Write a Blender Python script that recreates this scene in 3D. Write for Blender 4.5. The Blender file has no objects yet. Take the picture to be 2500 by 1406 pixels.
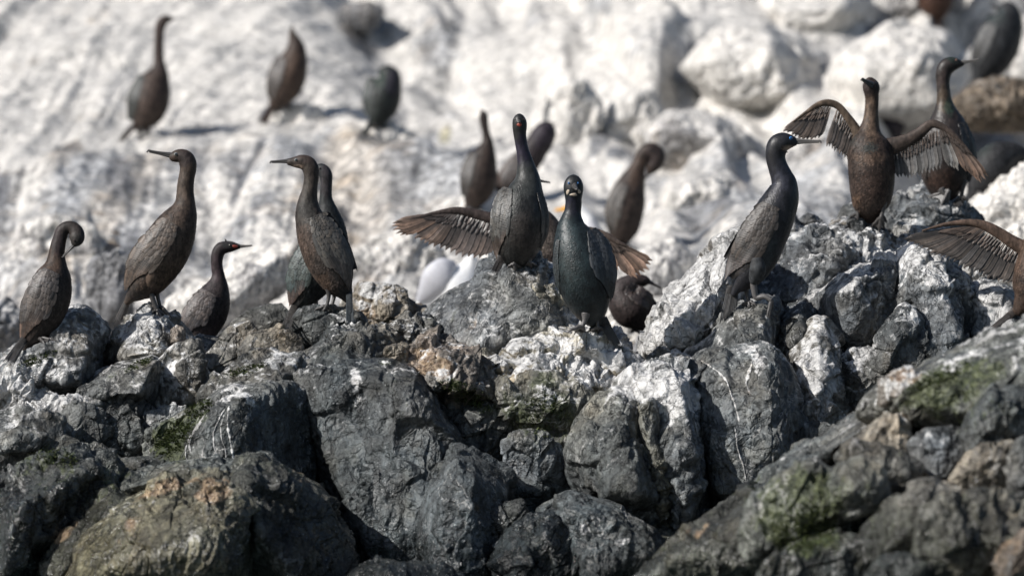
import bpy, bmesh, math, random
import numpy as np
from mathutils import Vector
from mathutils.bvhtree import BVHTree

# ------------------------------------------------------------------ camera, sky, sun, exposure
SC = bpy.context.scene
COL = SC.collection
D0, SPX = 20.0, 620.0            # focus distance in metres, photo pixels per metre there
cam_data = bpy.data.cameras.new("camera")
cam = bpy.data.objects.new("camera", cam_data)
COL.objects.link(cam)
cam.location = (0, -D0, 0)
cam.rotation_euler = (math.radians(90), 0, 0)
cam_data.sensor_width = 36.0
cam_data.lens = 36.0 * D0 / (2500.0 / SPX)
cam_data.clip_end = 500.0
cam_data.dof.use_dof = True
cam_data.dof.focus_distance = D0 - 0.35
cam_data.dof.aperture_fstop = 1.65
SC.camera = cam

LDIR = Vector((0.72, 0.36, -0.59)).normalized()          # direction the sunlight travels
sun_data = bpy.data.lights.new("sun", 'SUN')
sun = bpy.data.objects.new("sun", sun_data)
COL.objects.link(sun)
sun_data.energy = 5.0
sun_data.angle = math.radians(0.5)
sun_data.color = (1.0, 0.968, 0.93)
sun.rotation_euler = LDIR.to_track_quat('-Z', 'Y').to_euler()
sun.location = (-8, -6, 9)

world = bpy.data.worlds.new("World")
SC.world = world
world.use_nodes = True
wt = world.node_tree
wt.nodes.clear()
wo = wt.nodes.new("ShaderNodeOutputWorld")
wb = wt.nodes.new("ShaderNodeBackground")
sky = wt.nodes.new("ShaderNodeTexSky")
sky.sky_type = 'NISHITA'
sky.sun_disc = False
sky.sun_elevation = math.asin(-LDIR.z)
sky.sun_rotation = math.atan2(-LDIR.x, -LDIR.y)
wb.inputs[1].default_value = 0.074
wt.links.new(sky.outputs[0], wb.inputs[0])
wt.links.new(wb.outputs[0], wo.inputs[0])

SC.view_settings.view_transform = 'Standard'
SC.view_settings.look = 'None'
SC.view_settings.exposure = 0.30
SC.view_settings.gamma = 1.0
SC.cycles.use_denoising = True
SC.cycles.max_bounces = 5
SC.cycles.diffuse_bounces = 3

# ------------------------------------------------------------------ small helpers
def kf(Y):
    return (D0 + Y) / D0 / SPX            # metres per photo pixel at depth Y

def at(px, py, Y=0.0):
    return np.array([(px - 1250.0) * kf(Y), Y, (703.0 - py) * kf(Y)])

def tag(o, label=None, cat=None, group=None, kind=None):
    if label: o["label"] = label
    if cat: o["category"] = cat
    if group: o["group"] = group
    if kind: o["kind"] = kind
    return o

def link(name, me, mat=None, parent=None, loc=None):
    o = bpy.data.objects.new(name, me)
    COL.objects.link(o)
    if mat is not None and me is not None:
        me.materials.append(mat)
    if parent is not None:
        o.parent = parent
    if loc is not None:
        o.location = loc
    return o

def np_mesh(name, V, F, attrs=None, uv=None, smooth=True):
    """V (n,3), F (m,3|4) int -> mesh; attrs {name: (n,4) colours or (n,) floats}"""
    me = bpy.data.meshes.new(name)
    V = np.asarray(V, np.float32); F = np.asarray(F, np.int32)
    n, m, k = len(V), len(F), F.shape[1]
    me.vertices.add(n); me.vertices.foreach_set("co", V.ravel())
    me.loops.add(m * k); me.loops.foreach_set("vertex_index", F.ravel())
    me.polygons.add(m)
    me.polygons.foreach_set("loop_start", np.arange(0, m * k, k, dtype=np.int32))
    me.polygons.foreach_set("loop_total", np.full(m, k, np.int32))
    me.polygons.foreach_set("use_smooth", np.full(m, smooth, bool))
    if attrs:
        for an, a in attrs.items():
            a = np.asarray(a, np.float32)
            if a.ndim == 1:
                at_ = me.attributes.new(an, 'FLOAT', 'POINT'); at_.data.foreach_set("value", a)
            else:
                at_ = me.attributes.new(an, 'FLOAT_COLOR', 'POINT'); at_.data.foreach_set("color", a.ravel())
    if uv is not None:
        ul = me.uv_layers.new(name="UVMap")
        ul.data.foreach_set("uv", np.asarray(uv, np.float32)[F.ravel()].ravel())
    me.update(); me.validate()
    return me

def vnormals(V, F):
    a, b, c = V[F[:, 0]], V[F[:, 1]], V[F[:, 2]]
    fn = np.cross(b - a, c - a)
    N = np.zeros_like(V)
    for k in range(F.shape[1]):
        for ax in range(3):
            N[:, ax] += np.bincount(F[:, k], weights=fn[:, ax], minlength=len(V))
    return N / (np.linalg.norm(N, axis=1, keepdims=True) + 1e-12)

# ------------------------------------------------------------------ noise (numpy)
def _hash(ix, iy, iz, s):
    h = (ix.astype(np.int64) * 374761393 + iy.astype(np.int64) * 668265263 + iz.astype(np.int64) * 2147483647 + s * 974634777) & 0xFFFFFFFF
    h = ((h ^ (h >> 13)) * 1274126177) & 0xFFFFFFFF
    h = ((h ^ (h >> 16)) * 2246822519) & 0xFFFFFFFF
    h = (h ^ (h >> 15)) & 0xFFFFFFFF
    return h

def vnoise(P, s=0):
    """gradient-ish noise, about -1..1"""
    I = np.floor(P).astype(np.int64); f = P - I
    u = f * f * f * (f * (f * 6 - 15) + 10)
    out = 0.0
    for dx in (0, 1):
        wx = u[:, 0] if dx else 1 - u[:, 0]
        for dy in (0, 1):
            wy = u[:, 1] if dy else 1 - u[:, 1]
            for dz in (0, 1):
                wz = u[:, 2] if dz else 1 - u[:, 2]
                h = _hash(I[:, 0] + dx, I[:, 1] + dy, I[:, 2] + dz, s)
                gx = ((h & 1023) / 511.5 - 1); gy = (((h >> 10) & 1023) / 511.5 - 1); gz = (((h >> 20) & 1023) / 511.5 - 1)
                out = out + wx * wy * wz * (gx * (f[:, 0] - dx) + gy * (f[:, 1] - dy) + gz * (f[:, 2] - dz))
    return out * 1.35

def fbm(P, s=0, octs=4, gain=0.5, lac=2.03):
    a, t = 1.0, 0.0
    for i in range(octs):
        t = t + a * vnoise(P, s + i * 17); P = P * lac; a *= gain
    return t

def ridged(P, s=0, octs=4, gain=0.55, lac=2.1):
    a, t = 1.0, 0.0
    for i in range(octs):
        t = t + a * (1 - 2 * np.abs(vnoise(P, s + i * 23))); P = P * lac; a *= gain
    return t

def worley(P, s=0):
    """returns cell random (0..1), second random, F2-F1"""
    B = np.floor(P - 0.5).astype(np.int64)
    f1 = np.full(len(P), 9.0); f2 = np.full(len(P), 9.0); r1 = np.zeros(len(P)); r2 = np.zeros(len(P))
    for dx in (0, 1):
        for dy in (0, 1):
            for dz in (0, 1):
                h = _hash(B[:, 0] + dx, B[:, 1] + dy, B[:, 2] + dz, s)
                j = np.stack([(h & 1023), (h >> 10) & 1023, (h >> 20) & 1023], 1) / 1023.0
                c = B + [dx, dy, dz] + 0.5 + (j - 0.5) * 0.85
                d = np.linalg.norm(P - c, axis=1)
                q = ((h >> 5) & 4095) / 4095.0; q2 = ((h >> 17) & 4095) / 4095.0
                nearer = d < f1
                f2 = np.where(nearer, f1, np.minimum(f2, d))
                r1 = np.where(nearer, q, r1); r2 = np.where(nearer, q2, r2)
                f1 = np.where(nearer, d, f1)
    return r1, r2, f2 - f1

def facets(P, s=0, slope=.8, beta=18.0):
    """broken-rock relief: every cell is a tilted plane, meeting its neighbours in a crisp crease; also the seam closeness"""
    B = np.floor(P - 0.5).astype(np.int64)
    H, Dd = [], []
    for dx in (0, 1):
        for dy in (0, 1):
            for dz in (0, 1):
                h = _hash(B[:, 0] + dx, B[:, 1] + dy, B[:, 2] + dz, s)
                j = np.stack([(h & 1023), (h >> 10) & 1023, (h >> 20) & 1023], 1) / 1023.0
                h2 = _hash(B[:, 0] + dx, B[:, 1] + dy, B[:, 2] + dz, s + 911)
                gr = np.stack([(h2 & 1023), (h2 >> 10) & 1023, (h2 >> 20) & 1023], 1) / 511.5 - 1
                c = B + [dx, dy, dz] + 0.5 + (j - 0.5) * 0.72
                q = P - c
                H.append((((h2 >> 7) & 4095) / 2047.5 - 1) * .5 + slope * np.sum(gr * q, 1)); Dd.append(np.sqrt(np.sum(q * q, 1)))
    Dd = np.stack(Dd); H = np.stack(H)
    w = np.exp(-beta * (Dd - Dd.min(0)))
    o = np.sort(Dd, axis=0)
    return (w * H).sum(0) / w.sum(0), o[1] - o[0]

def sstep(a, b, x):
    t = np.clip((x - a) / (b - a + 1e-9), 0, 1)
    return t * t * (3 - 2 * t)

# ------------------------------------------------------------------ materials
def new_mat(name):
    m = bpy.data.materials.new(name); m.use_nodes = True
    nt = m.node_tree; nt.nodes.clear()
    out = nt.nodes.new("ShaderNodeOutputMaterial"); bs = nt.nodes.new("ShaderNodeBsdfPrincipled")
    nt.links.new(bs.outputs[0], out.inputs[0])
    return m, nt, bs

class NG:
    def __init__(s, nt): s.nt = nt
    def n(s, typ, **kw):
        nd = s.nt.nodes.new(typ)
        for k, v in kw.items(): setattr(nd, k, v)
        return nd
    def put(s, sock, v):
        if hasattr(v, 'is_output') or hasattr(v, 'links'): s.nt.links.new(v, sock)
        else: sock.default_value = v
    def math(s, op, a, b=0.0, clamp=False):
        nd = s.n("ShaderNodeMath", operation=op); nd.use_clamp = clamp
        s.put(nd.inputs[0], a); s.put(nd.inputs[1], b); return nd.outputs[0]
    def mix(s, f, a, b, blend='MIX'):
        nd = s.n("ShaderNodeMix", data_type='RGBA', blend_type=blend)
        s.put(nd.inputs[0], f); s.put(nd.inputs[6], a); s.put(nd.inputs[7], b); return nd.outputs[2]
    def noise(s, vec, scale, detail=4, rough=0.55, dist=0.0):
        nd = s.n("ShaderNodeTexNoise"); nd.inputs["Scale"].default_value = scale
        nd.inputs["Detail"].default_value = detail; nd.inputs["Roughness"].default_value = rough
        nd.inputs["Distortion"].default_value = dist
        s.nt.links.new(vec, nd.inputs["Vector"]); return nd.outputs["Fac"]
    def ramp(s, f, lo, hi):
        nd = s.n("ShaderNodeMapRange", interpolation_type='SMOOTHSTEP')
        s.put(nd.inputs[0], f); nd.inputs[1].default_value = lo; nd.inputs[2].default_value = hi
        return nd.outputs[0]
    def map(s, vec, scale=(1, 1, 1), rot=(0, 0, 0)):
        nd = s.n("ShaderNodeMapping"); nd.inputs["Scale"].default_value = scale; nd.inputs["Rotation"].default_value = rot
        s.nt.links.new(vec, nd.inputs[0]); return nd.outputs[0]
    def attr(s, name):
        return s.n("ShaderNodeAttribute", attribute_name=name)
    def bump(s, h, strength, dist, normal=None):
        nd = s.n("ShaderNodeBump"); nd.inputs["Strength"].default_value = strength; nd.inputs["Distance"].default_value = dist
        s.nt.links.new(h, nd.inputs["Height"])
        if normal is not None: s.nt.links.new(normal, nd.inputs["Normal"])
        return nd.outputs[0]

def rgb(*c): return (c[0], c[1], c[2], 1.0)

def make_rock_material(name='rock', glo=(.29, .287, .283), ghi=(.66, .65, .63), gw=1.0, bk=1.0, fleck=.35):
    m, nt, bs = new_mat(name)
    g = NG(nt)
    geo = g.n("ShaderNodeNewGeometry"); P = geo.outputs["Position"]
    alb = g.attr("alb").outputs["Color"]; mk = g.attr("msk")
    sep = g.n("ShaderNodeSeparateColor"); nt.links.new(mk.outputs["Color"], sep.inputs[0])
    gu, al, ru = sep.outputs[0], sep.outputs[1], sep.outputs[2]; wet = mk.outputs["Alpha"]
    nA = g.noise(P, 7.0, 9, 0.62); nB = g.noise(P, 34.0, 6, 0.65); nC = g.noise(P, 140.0, 3, 0.6)
    nD = g.noise(g.map(P, (1, 1, 0.35), (0.0, 0.5, 0.0)), 22.0, 8, 0.7, 0.6)
    mott = g.math('ADD', g.math('MULTIPLY', g.ramp(nB, .34, .66), .55), g.math('MULTIPLY', g.ramp(nD, .36, .64), .45))
    val = g.math('ADD', 0.42, g.math('MULTIPLY', mott, 1.2))
    nt2 = g.n("ShaderNodeVectorMath", operation='SCALE'); nt.links.new(alb, nt2.inputs[0]); nt.links.new(val, nt2.inputs["Scale"])
    base = nt2.outputs[0]
    nS = g.noise(g.map(P, (1, 1, .16), (0, .62, .2)), 16.0, 6, .62, .5)
    bs_ = g.n("ShaderNodeVectorMath", operation='SCALE'); nt.links.new(base, bs_.inputs[0])
    nt.links.new(g.math('ADD', .72, g.math('MULTIPLY', g.ramp(nS, .44, .60), .62)), bs_.inputs["Scale"]); base = bs_.outputs[0]
    # warm / cool mineral drift
    base = g.mix(g.math('MULTIPLY', g.ramp(g.noise(P, 4.3, 5, 0.6), .52, .66), .35), base, rgb(1.25, 1.0, 0.72), 'MULTIPLY')
    # algae, rust, guano laid over the stone where their masks say, broken up by noise
    fa = g.ramp(g.math('ADD', al, g.math('MULTIPLY', g.math('SUBTRACT', nD, .5), 2.0)), .46, .76)
    acol = g.mix(g.ramp(nB, .35, .65), rgb(.020, .028, .010), rgb(.080, .092, .036))
    base = g.mix(g.math('MULTIPLY', fa, .85), base, acol)
    fr = g.ramp(g.math('ADD', ru, g.math('MULTIPLY', g.math('SUBTRACT', nA, .5), 1.6)), .50, .78)
    rcol = g.mix(g.ramp(nB, .35, .65), rgb(.14, .085, .050), rgb(.40, .29, .18))
    base = g.mix(g.math('MULTIPLY', fr, .8), base, rcol)
    gg = g.math('ADD', gu, g.math('ADD', g.math('MULTIPLY', g.math('SUBTRACT', nA, .5), 1.7 * gw), g.math('ADD', g.math('MULTIPLY', g.math('SUBTRACT', nB, .5), 1.15 * gw), g.math('MULTIPLY', g.math('SUBTRACT', nD, .5), 1.0 * gw))))
    fg = g.ramp(gg, .44, .72)
    gcol = g.mix(g.ramp(nD, .36, .64), rgb(*glo), rgb(*ghi))
    base = g.mix(fg, base, gcol)
    # thin pale mineral veins
    nE = g.noise(g.map(P, (1, 1, .6), (0, .7, 0)), 3.6, 6, .58, .9)
    vn = g.math('SUBTRACT', 1.0, g.ramp(g.math('ABSOLUTE', g.math('SUBTRACT', nE, .5)), .002, .009))
    vn = g.math('MULTIPLY', vn, g.ramp(g.noise(P, 2.3, 3), .50, .60))
    base = g.mix(g.math('MULTIPLY', vn, .6 * fleck / .35), base, rgb(.42, .41, .39))
    # white flecks of droppings and barnacles
    vo = g.n("ShaderNodeTexVoronoi"); vo.inputs["Scale"].default_value = 58.0; nt.links.new(P, vo.inputs["Vector"])
    fl = g.math('MULTIPLY', g.math('LESS_THAN', vo.outputs["Distance"], .17),
                g.math('GREATER_THAN', g.noise(P, 11.0, 4, .6), .545))
    base = g.mix(g.math('MULTIPLY', fl, fleck), base, rgb(.55, .56, .56))
    # fine dark cracks
    v2 = g.n("ShaderNodeTexVoronoi", feature='DISTANCE_TO_EDGE'); v2.inputs["Scale"].default_value = 9.0
    wv = g.n("ShaderNodeVectorMath", operation='ADD'); nt.links.new(P, wv.inputs[0])
    ncol = g.n("ShaderNodeTexNoise"); ncol.inputs["Scale"].default_value = 8.0; ncol.inputs["Detail"].default_value = 5; nt.links.new(P, ncol.inputs["Vector"])
    sc = g.n("ShaderNodeVectorMath", operation='SCALE'); nt.links.new(ncol.outputs["Color"], sc.inputs[0]); sc.inputs["Scale"].default_value = .22
    nt.links.new(sc.outputs[0], wv.inputs[1]); nt.links.new(wv.outputs[0], v2.inputs["Vector"])
    crack = g.ramp(v2.outputs["Distance"], .0, .035)
    base = g.mix(g.math('MAXIMUM', crack, g.ramp(g.noise(P, 5.0, 4), .62, .45)), g.mix(.45, base, rgb(.012, .012, .012)), base)
    nt.links.new(base, bs.inputs["Base Color"])
    rough = g.math('SUBTRACT', .62, g.math('MULTIPLY', wet, g.math('ADD', .32, g.math('MULTIPLY', g.ramp(nB, .4, .6), .36))))
    nt.links.new(rough, bs.inputs["Roughness"])
    bs.inputs["Specular IOR Level"].default_value = 0.45
    # chipped faces: every cell of a warped cell pattern is a small tilted plane
    def chips(vec, scale, seedrot):
        v = g.n("ShaderNodeTexVoronoi"); v.inputs["Scale"].default_value = scale; v.inputs["Randomness"].default_value = 1.0
        mv = g.map(vec, (1, 1, .6), (0, seedrot, 0)); nt.links.new(mv, v.inputs["Vector"])
        a = g.n("ShaderNodeVectorMath", operation='SUBTRACT'); nt.links.new(mv, a.inputs[0]); nt.links.new(v.outputs["Position"], a.inputs[1])
        b = g.n("ShaderNodeVectorMath", operation='SUBTRACT'); nt.links.new(v.outputs["Color"], b.inputs[0]); b.inputs[1].default_value = (.5, .5, .5)
        d = g.n("ShaderNodeVectorMath", operation='DOT_PRODUCT'); nt.links.new(a.outputs[0], d.inputs[0]); nt.links.new(b.outputs[0], d.inputs[1])
        return d.outputs["Value"]
    ch = g.math('ADD', g.math('MULTIPLY', chips(wv.outputs[0], 9.0, .5), 1.1), g.math('MULTIPLY', chips(wv.outputs[0], 26.0, .9), .85))
    b0 = g.bump(ch, 1.0, 1.0 * bk)
    st = g.noise(g.map(wv.outputs[0], (1, 1, .10), (0, .45, 0)), 60.0, 5, .65)
    cm = g.math('ADD', .25, g.ramp(g.noise(P, 3.1, 4, .6), .42, .60))
    b1 = g.bump(g.math('MULTIPLY', cm, g.math('ADD', g.math('ADD', nD, g.math('MULTIPLY', nB, .8)), g.math('MULTIPLY', st, .6))), 0.9, 0.014 * bk, b0)
    b2 = g.bump(crack, 0.8, 0.008, b1)
    b3 = g.bump(g.math('MULTIPLY', nC, cm), 1.0, 0.0028 * bk, b2)
    nt.links.new(b3, bs.inputs["Normal"])
    return m

ROCK = make_rock_material()
ROCK_PALE = make_rock_material('whitewashed_rock', (.42, .405, .38), (.735, .70, .65), .75, .42, .10)

# style: albedo, guano, algae, rust, wet
STY = {
 'dark':  ((.044, .052, .054), .07, .06, .02, .14),
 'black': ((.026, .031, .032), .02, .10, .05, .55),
 'slab':  ((.062, .072, .076), .05, .02, .00, .08),
 'grey':  ((.115, .128, .140), .25, .04, .02, .00),
 'pale':  ((.250, .235, .205), .42, .10, .12, .00),
 'cream': ((.36, .325, .245), .26, .12, .16, .00),
 'tan':   ((.270, .225, .165), .26, .08, .30, .00),
 'white': ((.340, .325, .295), .66, .06, .05, .00),
 'wetan': ((.150, .135, .085), .16, .20, .26, .55),
 'brown': ((.070, .070, .054), .10, .22, .18, .45),
 'green': ((.105, .110, .095), .24, .34, .06, .15),
 'rust':  ((.170, .130, .100), .16, .16, .28, .05),
}
# painted regions in photo coordinates on the ridge: x, y, rx, ry, turn, channel 0 guano 1 algae 2 rust 3 wet 4 darken 5 lighten, amount
BLOBS = []

FIELD = {}
def build_field(specs):
    """stone character drifts from one rock to the next instead of changing at each joint"""
    gx = np.arange(-100, 2700, 12.0); gy = np.arange(450, 1500, 12.0)
    GX, GY = np.meshgrid(gx, gy)
    acc = np.zeros(GX.shape + (7,)); tot = np.zeros(GX.shape)
    for (cx, cy, sz, sty) in specs:
        a, gu, al, ru, w_ = STY[sty] if isinstance(sty, str) else sty
        r = sz * .55
        w = np.exp(-((GX - cx) ** 2 + (GY - cy) ** 2) / (2 * r * r)) + 1e-9
        acc += w[..., None] * np.array([a[0], a[1], a[2], gu, al, ru, w_]); tot += w
    FIELD['g'] = acc / tot[..., None]

def field_at(PX, PY):
    g_ = FIELD['g']
    x = np.clip((PX + 100) / 12.0, 0, g_.shape[1] - 1.001); y = np.clip((PY - 450) / 12.0, 0, g_.shape[0] - 1.001)
    i, j = x.astype(int), y.astype(int); fx, fy = (x - i)[:, None], (y - j)[:, None]
    return (g_[j, i] * (1 - fx) + g_[j, i + 1] * fx) * (1 - fy) + (g_[j + 1, i] * (1 - fx) + g_[j + 1, i + 1] * fx) * fy

def rock_attrs(V, N, sty, seed, Yc, guano_top=.22, blobs=True, own=.42):
    a, gu, al, ru, wt_ = STY[sty] if isinstance(sty, str) else sty
    n = len(V)
    if blobs and FIELD:
        k = kf(Yc)
        wx = 30 * fbm(V * 4.5, 501, 3); wy = 30 * fbm(V * 4.5, 541, 3)
        fl = field_at(V[:, 0] / k + 1250 + wx, 703 - V[:, 2] / k + wy)
        mixf = np.clip(own + .5 * fbm(V * 5, 561, 3), 0, 1)
        st = np.array([a[0], a[1], a[2], gu, al, ru, wt_])[None, :] * mixf[:, None] + fl * (1 - mixf[:, None])
        a = (st[:, 0], st[:, 1], st[:, 2]); gu, al, ru, wt_ = st[:, 3], st[:, 4], st[:, 5], st[:, 6]
    lo = fbm(V * 2.2, seed + 5, 3); lo2 = fbm(V * 3.1 + 7, seed + 9, 3)
    crest = 1.0 - .85 * sstep(880, 1120, 703 - V[:, 2] / kf(Yc)) if blobs else 1.0
    gm = gu - .02 + guano_top * 1.5 * np.clip(N[:, 2], -0.4, 1) * crest + .20 * lo
    am = al + .06 + .20 * lo2 + .05 * N[:, 2]
    rm = ru + .16 * fbm(V * 4.0 + 3, seed + 31, 3)
    wm = np.zeros(n) + wt_
    sh = np.ones(n)
    if blobs:
        k = kf(Yc)
        PX = V[:, 0] / k + 1250; PY = 703 - V[:, 2] / k
        wob = fbm(V * 7.0, 77, 3)
        for (bx, by, rx, ry, rot, ch, am_) in BLOBS:
            c, s = math.cos(math.radians(rot)), math.sin(math.radians(rot))
            dx, dy = PX - bx, PY - by
            u = (dx * c + dy * s) / rx; v = (-dx * s + dy * c) / ry
            w = 1 - sstep(.55, 1.15, np.sqrt(u * u + v * v) + .22 * wob)
            if ch == 0: gm = gm + w * am_
            elif ch == 1: am = am + w * am_
            elif ch == 2: rm = rm + w * am_
            elif ch == 3: wm = wm + w * am_
            elif ch == 4: sh = sh * (1 - w * am_)
            elif ch == 5: sh = sh * (1 + w * am_)
    alb = np.ones((n, 4), np.float32)
    tone = np.clip(1 + .50 * lo + .25 * fbm(V * 7.0, 643, 2), .5, 1.9) * sh
    for c in range(3): alb[:, c] = a[c] * tone
    msk = np.stack([gm, am, rm, np.clip(wm, 0, 1)], 1)
    return {"alb": alb, "msk": msk}

# ------------------------------------------------------------------ rocks
_ICO = {}
def ico(level):
    if level not in _ICO:
        bm = bmesh.new(); bmesh.ops.create_icosphere(bm, subdivisions=level, radius=1.0)
        V = np.array([v.co[:] for v in bm.verts]); F = np.array([[v.index for v in f.verts] for f in bm.faces])
        bm.free(); _ICO[level] = (V / np.linalg.norm(V, axis=1, keepdims=True), F)
    return _ICO[level]

def hull_planes(pts):
    bm = bmesh.new()
    for p in pts: bm.verts.new(p)
    r = bmesh.ops.convex_hull(bm, input=bm.verts)
    c = np.mean(pts, axis=0)
    bm.normal_update()
    out = []
    for f in bm.faces:
        n = np.array(f.normal); o = np.array(f.verts[0].co)
        if np.linalg.norm(n) < .5 or f.calc_area() < 1e-6: continue
        h = float(np.dot(n, o - c))
        if h < 0: n, h = -n, -h
        if h < 1e-4: continue
        for (m, g_) in out:
            if np.dot(m, n) > .992: break
        else: out.append((n, h))
    bm.free()
    return c, out

RUFF = 1.0
def rock_shape(pts, level, seed, sharp=16, ruff=1.0, strata=None, has_ridge=False):
    """convex block from points, then chipped, cracked and roughened"""
    c, pl = hull_planes(np.array(pts))
    U, F = ico(level)
    ext = (np.max(pts, 0) - np.min(pts, 0)) / 2
    d = U * np.maximum(ext, ext.max() * .35)
    # more vertices towards the open side
    d = d / np.linalg.norm(d, axis=1, keepdims=True)
    size = float(np.cbrt(ext[0] * ext[1] * ext[2]) * 2)
    dw = d + (.02 if has_ridge else .05) * np.stack([vnoise(d * 1.7 + seed, seed + i) for i in range(3)], 1)
    dw = dw / np.linalg.norm(dw, axis=1, keepdims=True)
    acc = np.zeros(len(d))
    for n, h in pl:
        q = np.maximum(dw @ n, 1e-4) / h
        acc += q ** sharp
    r = acc ** (-1.0 / sharp) * 1.05
    V = c + d * r[:, None]
    N = vnormals(V, F)
    amp = size * .5 * ruff
    W = V + .05 * np.stack([vnoise(V * 6 + 11 * i, seed + 40 + i) for i in range(3)], 1)
    if strata is not None:                     # squash coordinates along a bedding direction so blocks become slabs
        s_ = np.array(strata, float); L = np.linalg.norm(s_); s_ = s_ / L
        W = W * .62; W = W + np.outer(W @ s_, s_) * 1.7
    s1 = max(.13, size * .50)
    bd = np.array([.86, .30, -.41]); Wd = V + .03 * np.stack([vnoise(V * 5 + 11 * i, 40 + i) for i in range(3)], 1)
    Wd = Wd * .75; Wd = Wd + np.outer(Wd @ bd, bd) * 1.0
    h1, e1 = facets(W / s1, seed + 1, 1.1, 45)
    h2, e2 = facets(Wd / .105 + 5, 2, 1.3, 35)
    h3, e3 = facets(Wd / .042 + 9, 3, 1.4, 25)
    calm = .28 + 1.05 * sstep(-.25, .35, vnoise(V * 3.3, 71) + .3 * vnoise(V * 8, 72))
    disp = amp * (.085 if has_ridge else .12) * h1 + calm * (.75 if has_ridge else .9) * ruff * min(1, size / .35) * (.0200 * h2 + .0085 * h3)
    keep = sstep(.35, .75, vnoise(V * 4.0, seed + 21) + .5)
    disp -= amp * keep * (.050 * (1 - sstep(0, .06, e1)) + .022 * (1 - sstep(0, .08, e2)))
    disp += calm * (.0065 * ruff * ridged(V * 9, seed + 12, 4) + .0032 * ruff * fbm(V * 38, seed + 13, 3))
    if strata is not None:
        t = (V @ s_) / L
        disp += .006 * ruff * vnoise(np.stack([t * 34 + 2 * vnoise(V * 5, seed), V[:, 0] * 3, V[:, 2] * 3], 1), seed + 60)
    V = V + N * disp[:, None]
    return V, F

ROCK_BVH = []
def rock_points(outline, Y, thick, ridge=None, rnd=None):
    o = np.array(outline, float)
    c_ = o.mean(0); o = c_ + (o - c_) * [1.10, 1.06]; outline = o.tolist()
    cx, cy = o.mean(0)
    area = abs(np.sum(o[:, 0] * np.roll(o[:, 1], -1) - o[:, 1] * np.roll(o[:, 0], -1))) / 2
    size = math.sqrt(area) / SPX
    if thick is None: thick = size * .9
    P = [at(x, y, Y) for x, y in outline]
    if ridge:
        P += [at(x, y, Y + dy) for x, y, dy in ridge]
    else:
        b = size * .40
        n_ = len(outline)
        keep_ = set(rnd.sample(range(n_), min(n_, 4 if n_ < 9 else 5)))
        for i, (x, y) in enumerate(outline):
            if i not in keep_: continue
            k = .20 + .58 * rnd.random()
            P.append(at(cx + (x - cx) * k, cy + (y - cy) * k + .03 * size * SPX, Y - b * (1.15 - k) * (.55 + .7 * rnd.random())))
    for (x, y) in outline:
        P.append(at(cx + (x - cx) * .78, cy + (y - cy) * .8 + 12, Y + thick))
    return P, size

_seed = [100]
def boulder(label, outline, sty='dark', Y=None, thick=None, ridge=None, sharp=36, ruff=1.0, strata=None,
            group=None, level=None, kindname='boulder', gtop=.22, extra=None, blobs=True):
    _seed[0] += 7
    seed = _seed[0]
    rnd = random.Random(seed)
    o = np.array(outline, float)
    if Y is None: Y = -(o[:, 1].mean() - 800) / 600.0
    P, size = rock_points(outline, Y, thick, ridge, rnd)
    px = size * SPX
    if level is None: level = 8 if px > 300 else (7 if px > 75 else 6)
    V, F = rock_shape(P, level, seed, max(sharp, 30) if ridge else sharp, ruff, strata, bool(ridge))
    if extra:
        for ex in extra:
            P2, s2 = rock_points(ex[0], Y + ex[1], None, ex[2] if len(ex) > 2 else None, rnd)
            V2, F2 = rock_shape(P2, 6, seed + 3, sharp, ruff, strata)
            F = np.vstack([F, F2 + len(V)]); V = np.vstack([V, V2])
    N = vnormals(V, F)
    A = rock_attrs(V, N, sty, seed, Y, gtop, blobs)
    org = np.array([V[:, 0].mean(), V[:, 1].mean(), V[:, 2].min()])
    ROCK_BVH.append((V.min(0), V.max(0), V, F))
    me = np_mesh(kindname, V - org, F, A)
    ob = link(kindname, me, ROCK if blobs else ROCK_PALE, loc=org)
    tag(ob, label, "rock", group)
    return ob

def surface_Y(px, py, default, lo=-1.5, hi=3.0):
    """depth at which the line of sight through a photo point meets the built rock"""
    o = Vector((0, -D0, 0)); q = at(px, py, 0.0); d = (Vector(q) - o).normalized()
    best = None
    for i, (mn, mx, V, F) in enumerate(ROCK_BVH):
        k = q[0], q[2]
        if not (mn[0] - .1 < q[0] * 1.1 + .0 < mx[0] + .6 or mn[0] - .6 < q[0] < mx[0] + .6): continue
        if not (mn[2] - .3 < q[2] < mx[2] + .3): continue
        b = _bvh(i)
        h = b.ray_cast(o, d)
        if h[0] is not None and (best is None or h[0].y < best): best = h[0].y
    if best is None or best < lo or best > hi: return default
    return best
_BV = {}
def _bvh(i):
    if i not in _BV:
        _, _, V, F = ROCK_BVH[i]
        _BV[i] = BVHTree.FromPolygons(V.tolist(), F.tolist())
    return _BV[i]
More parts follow.
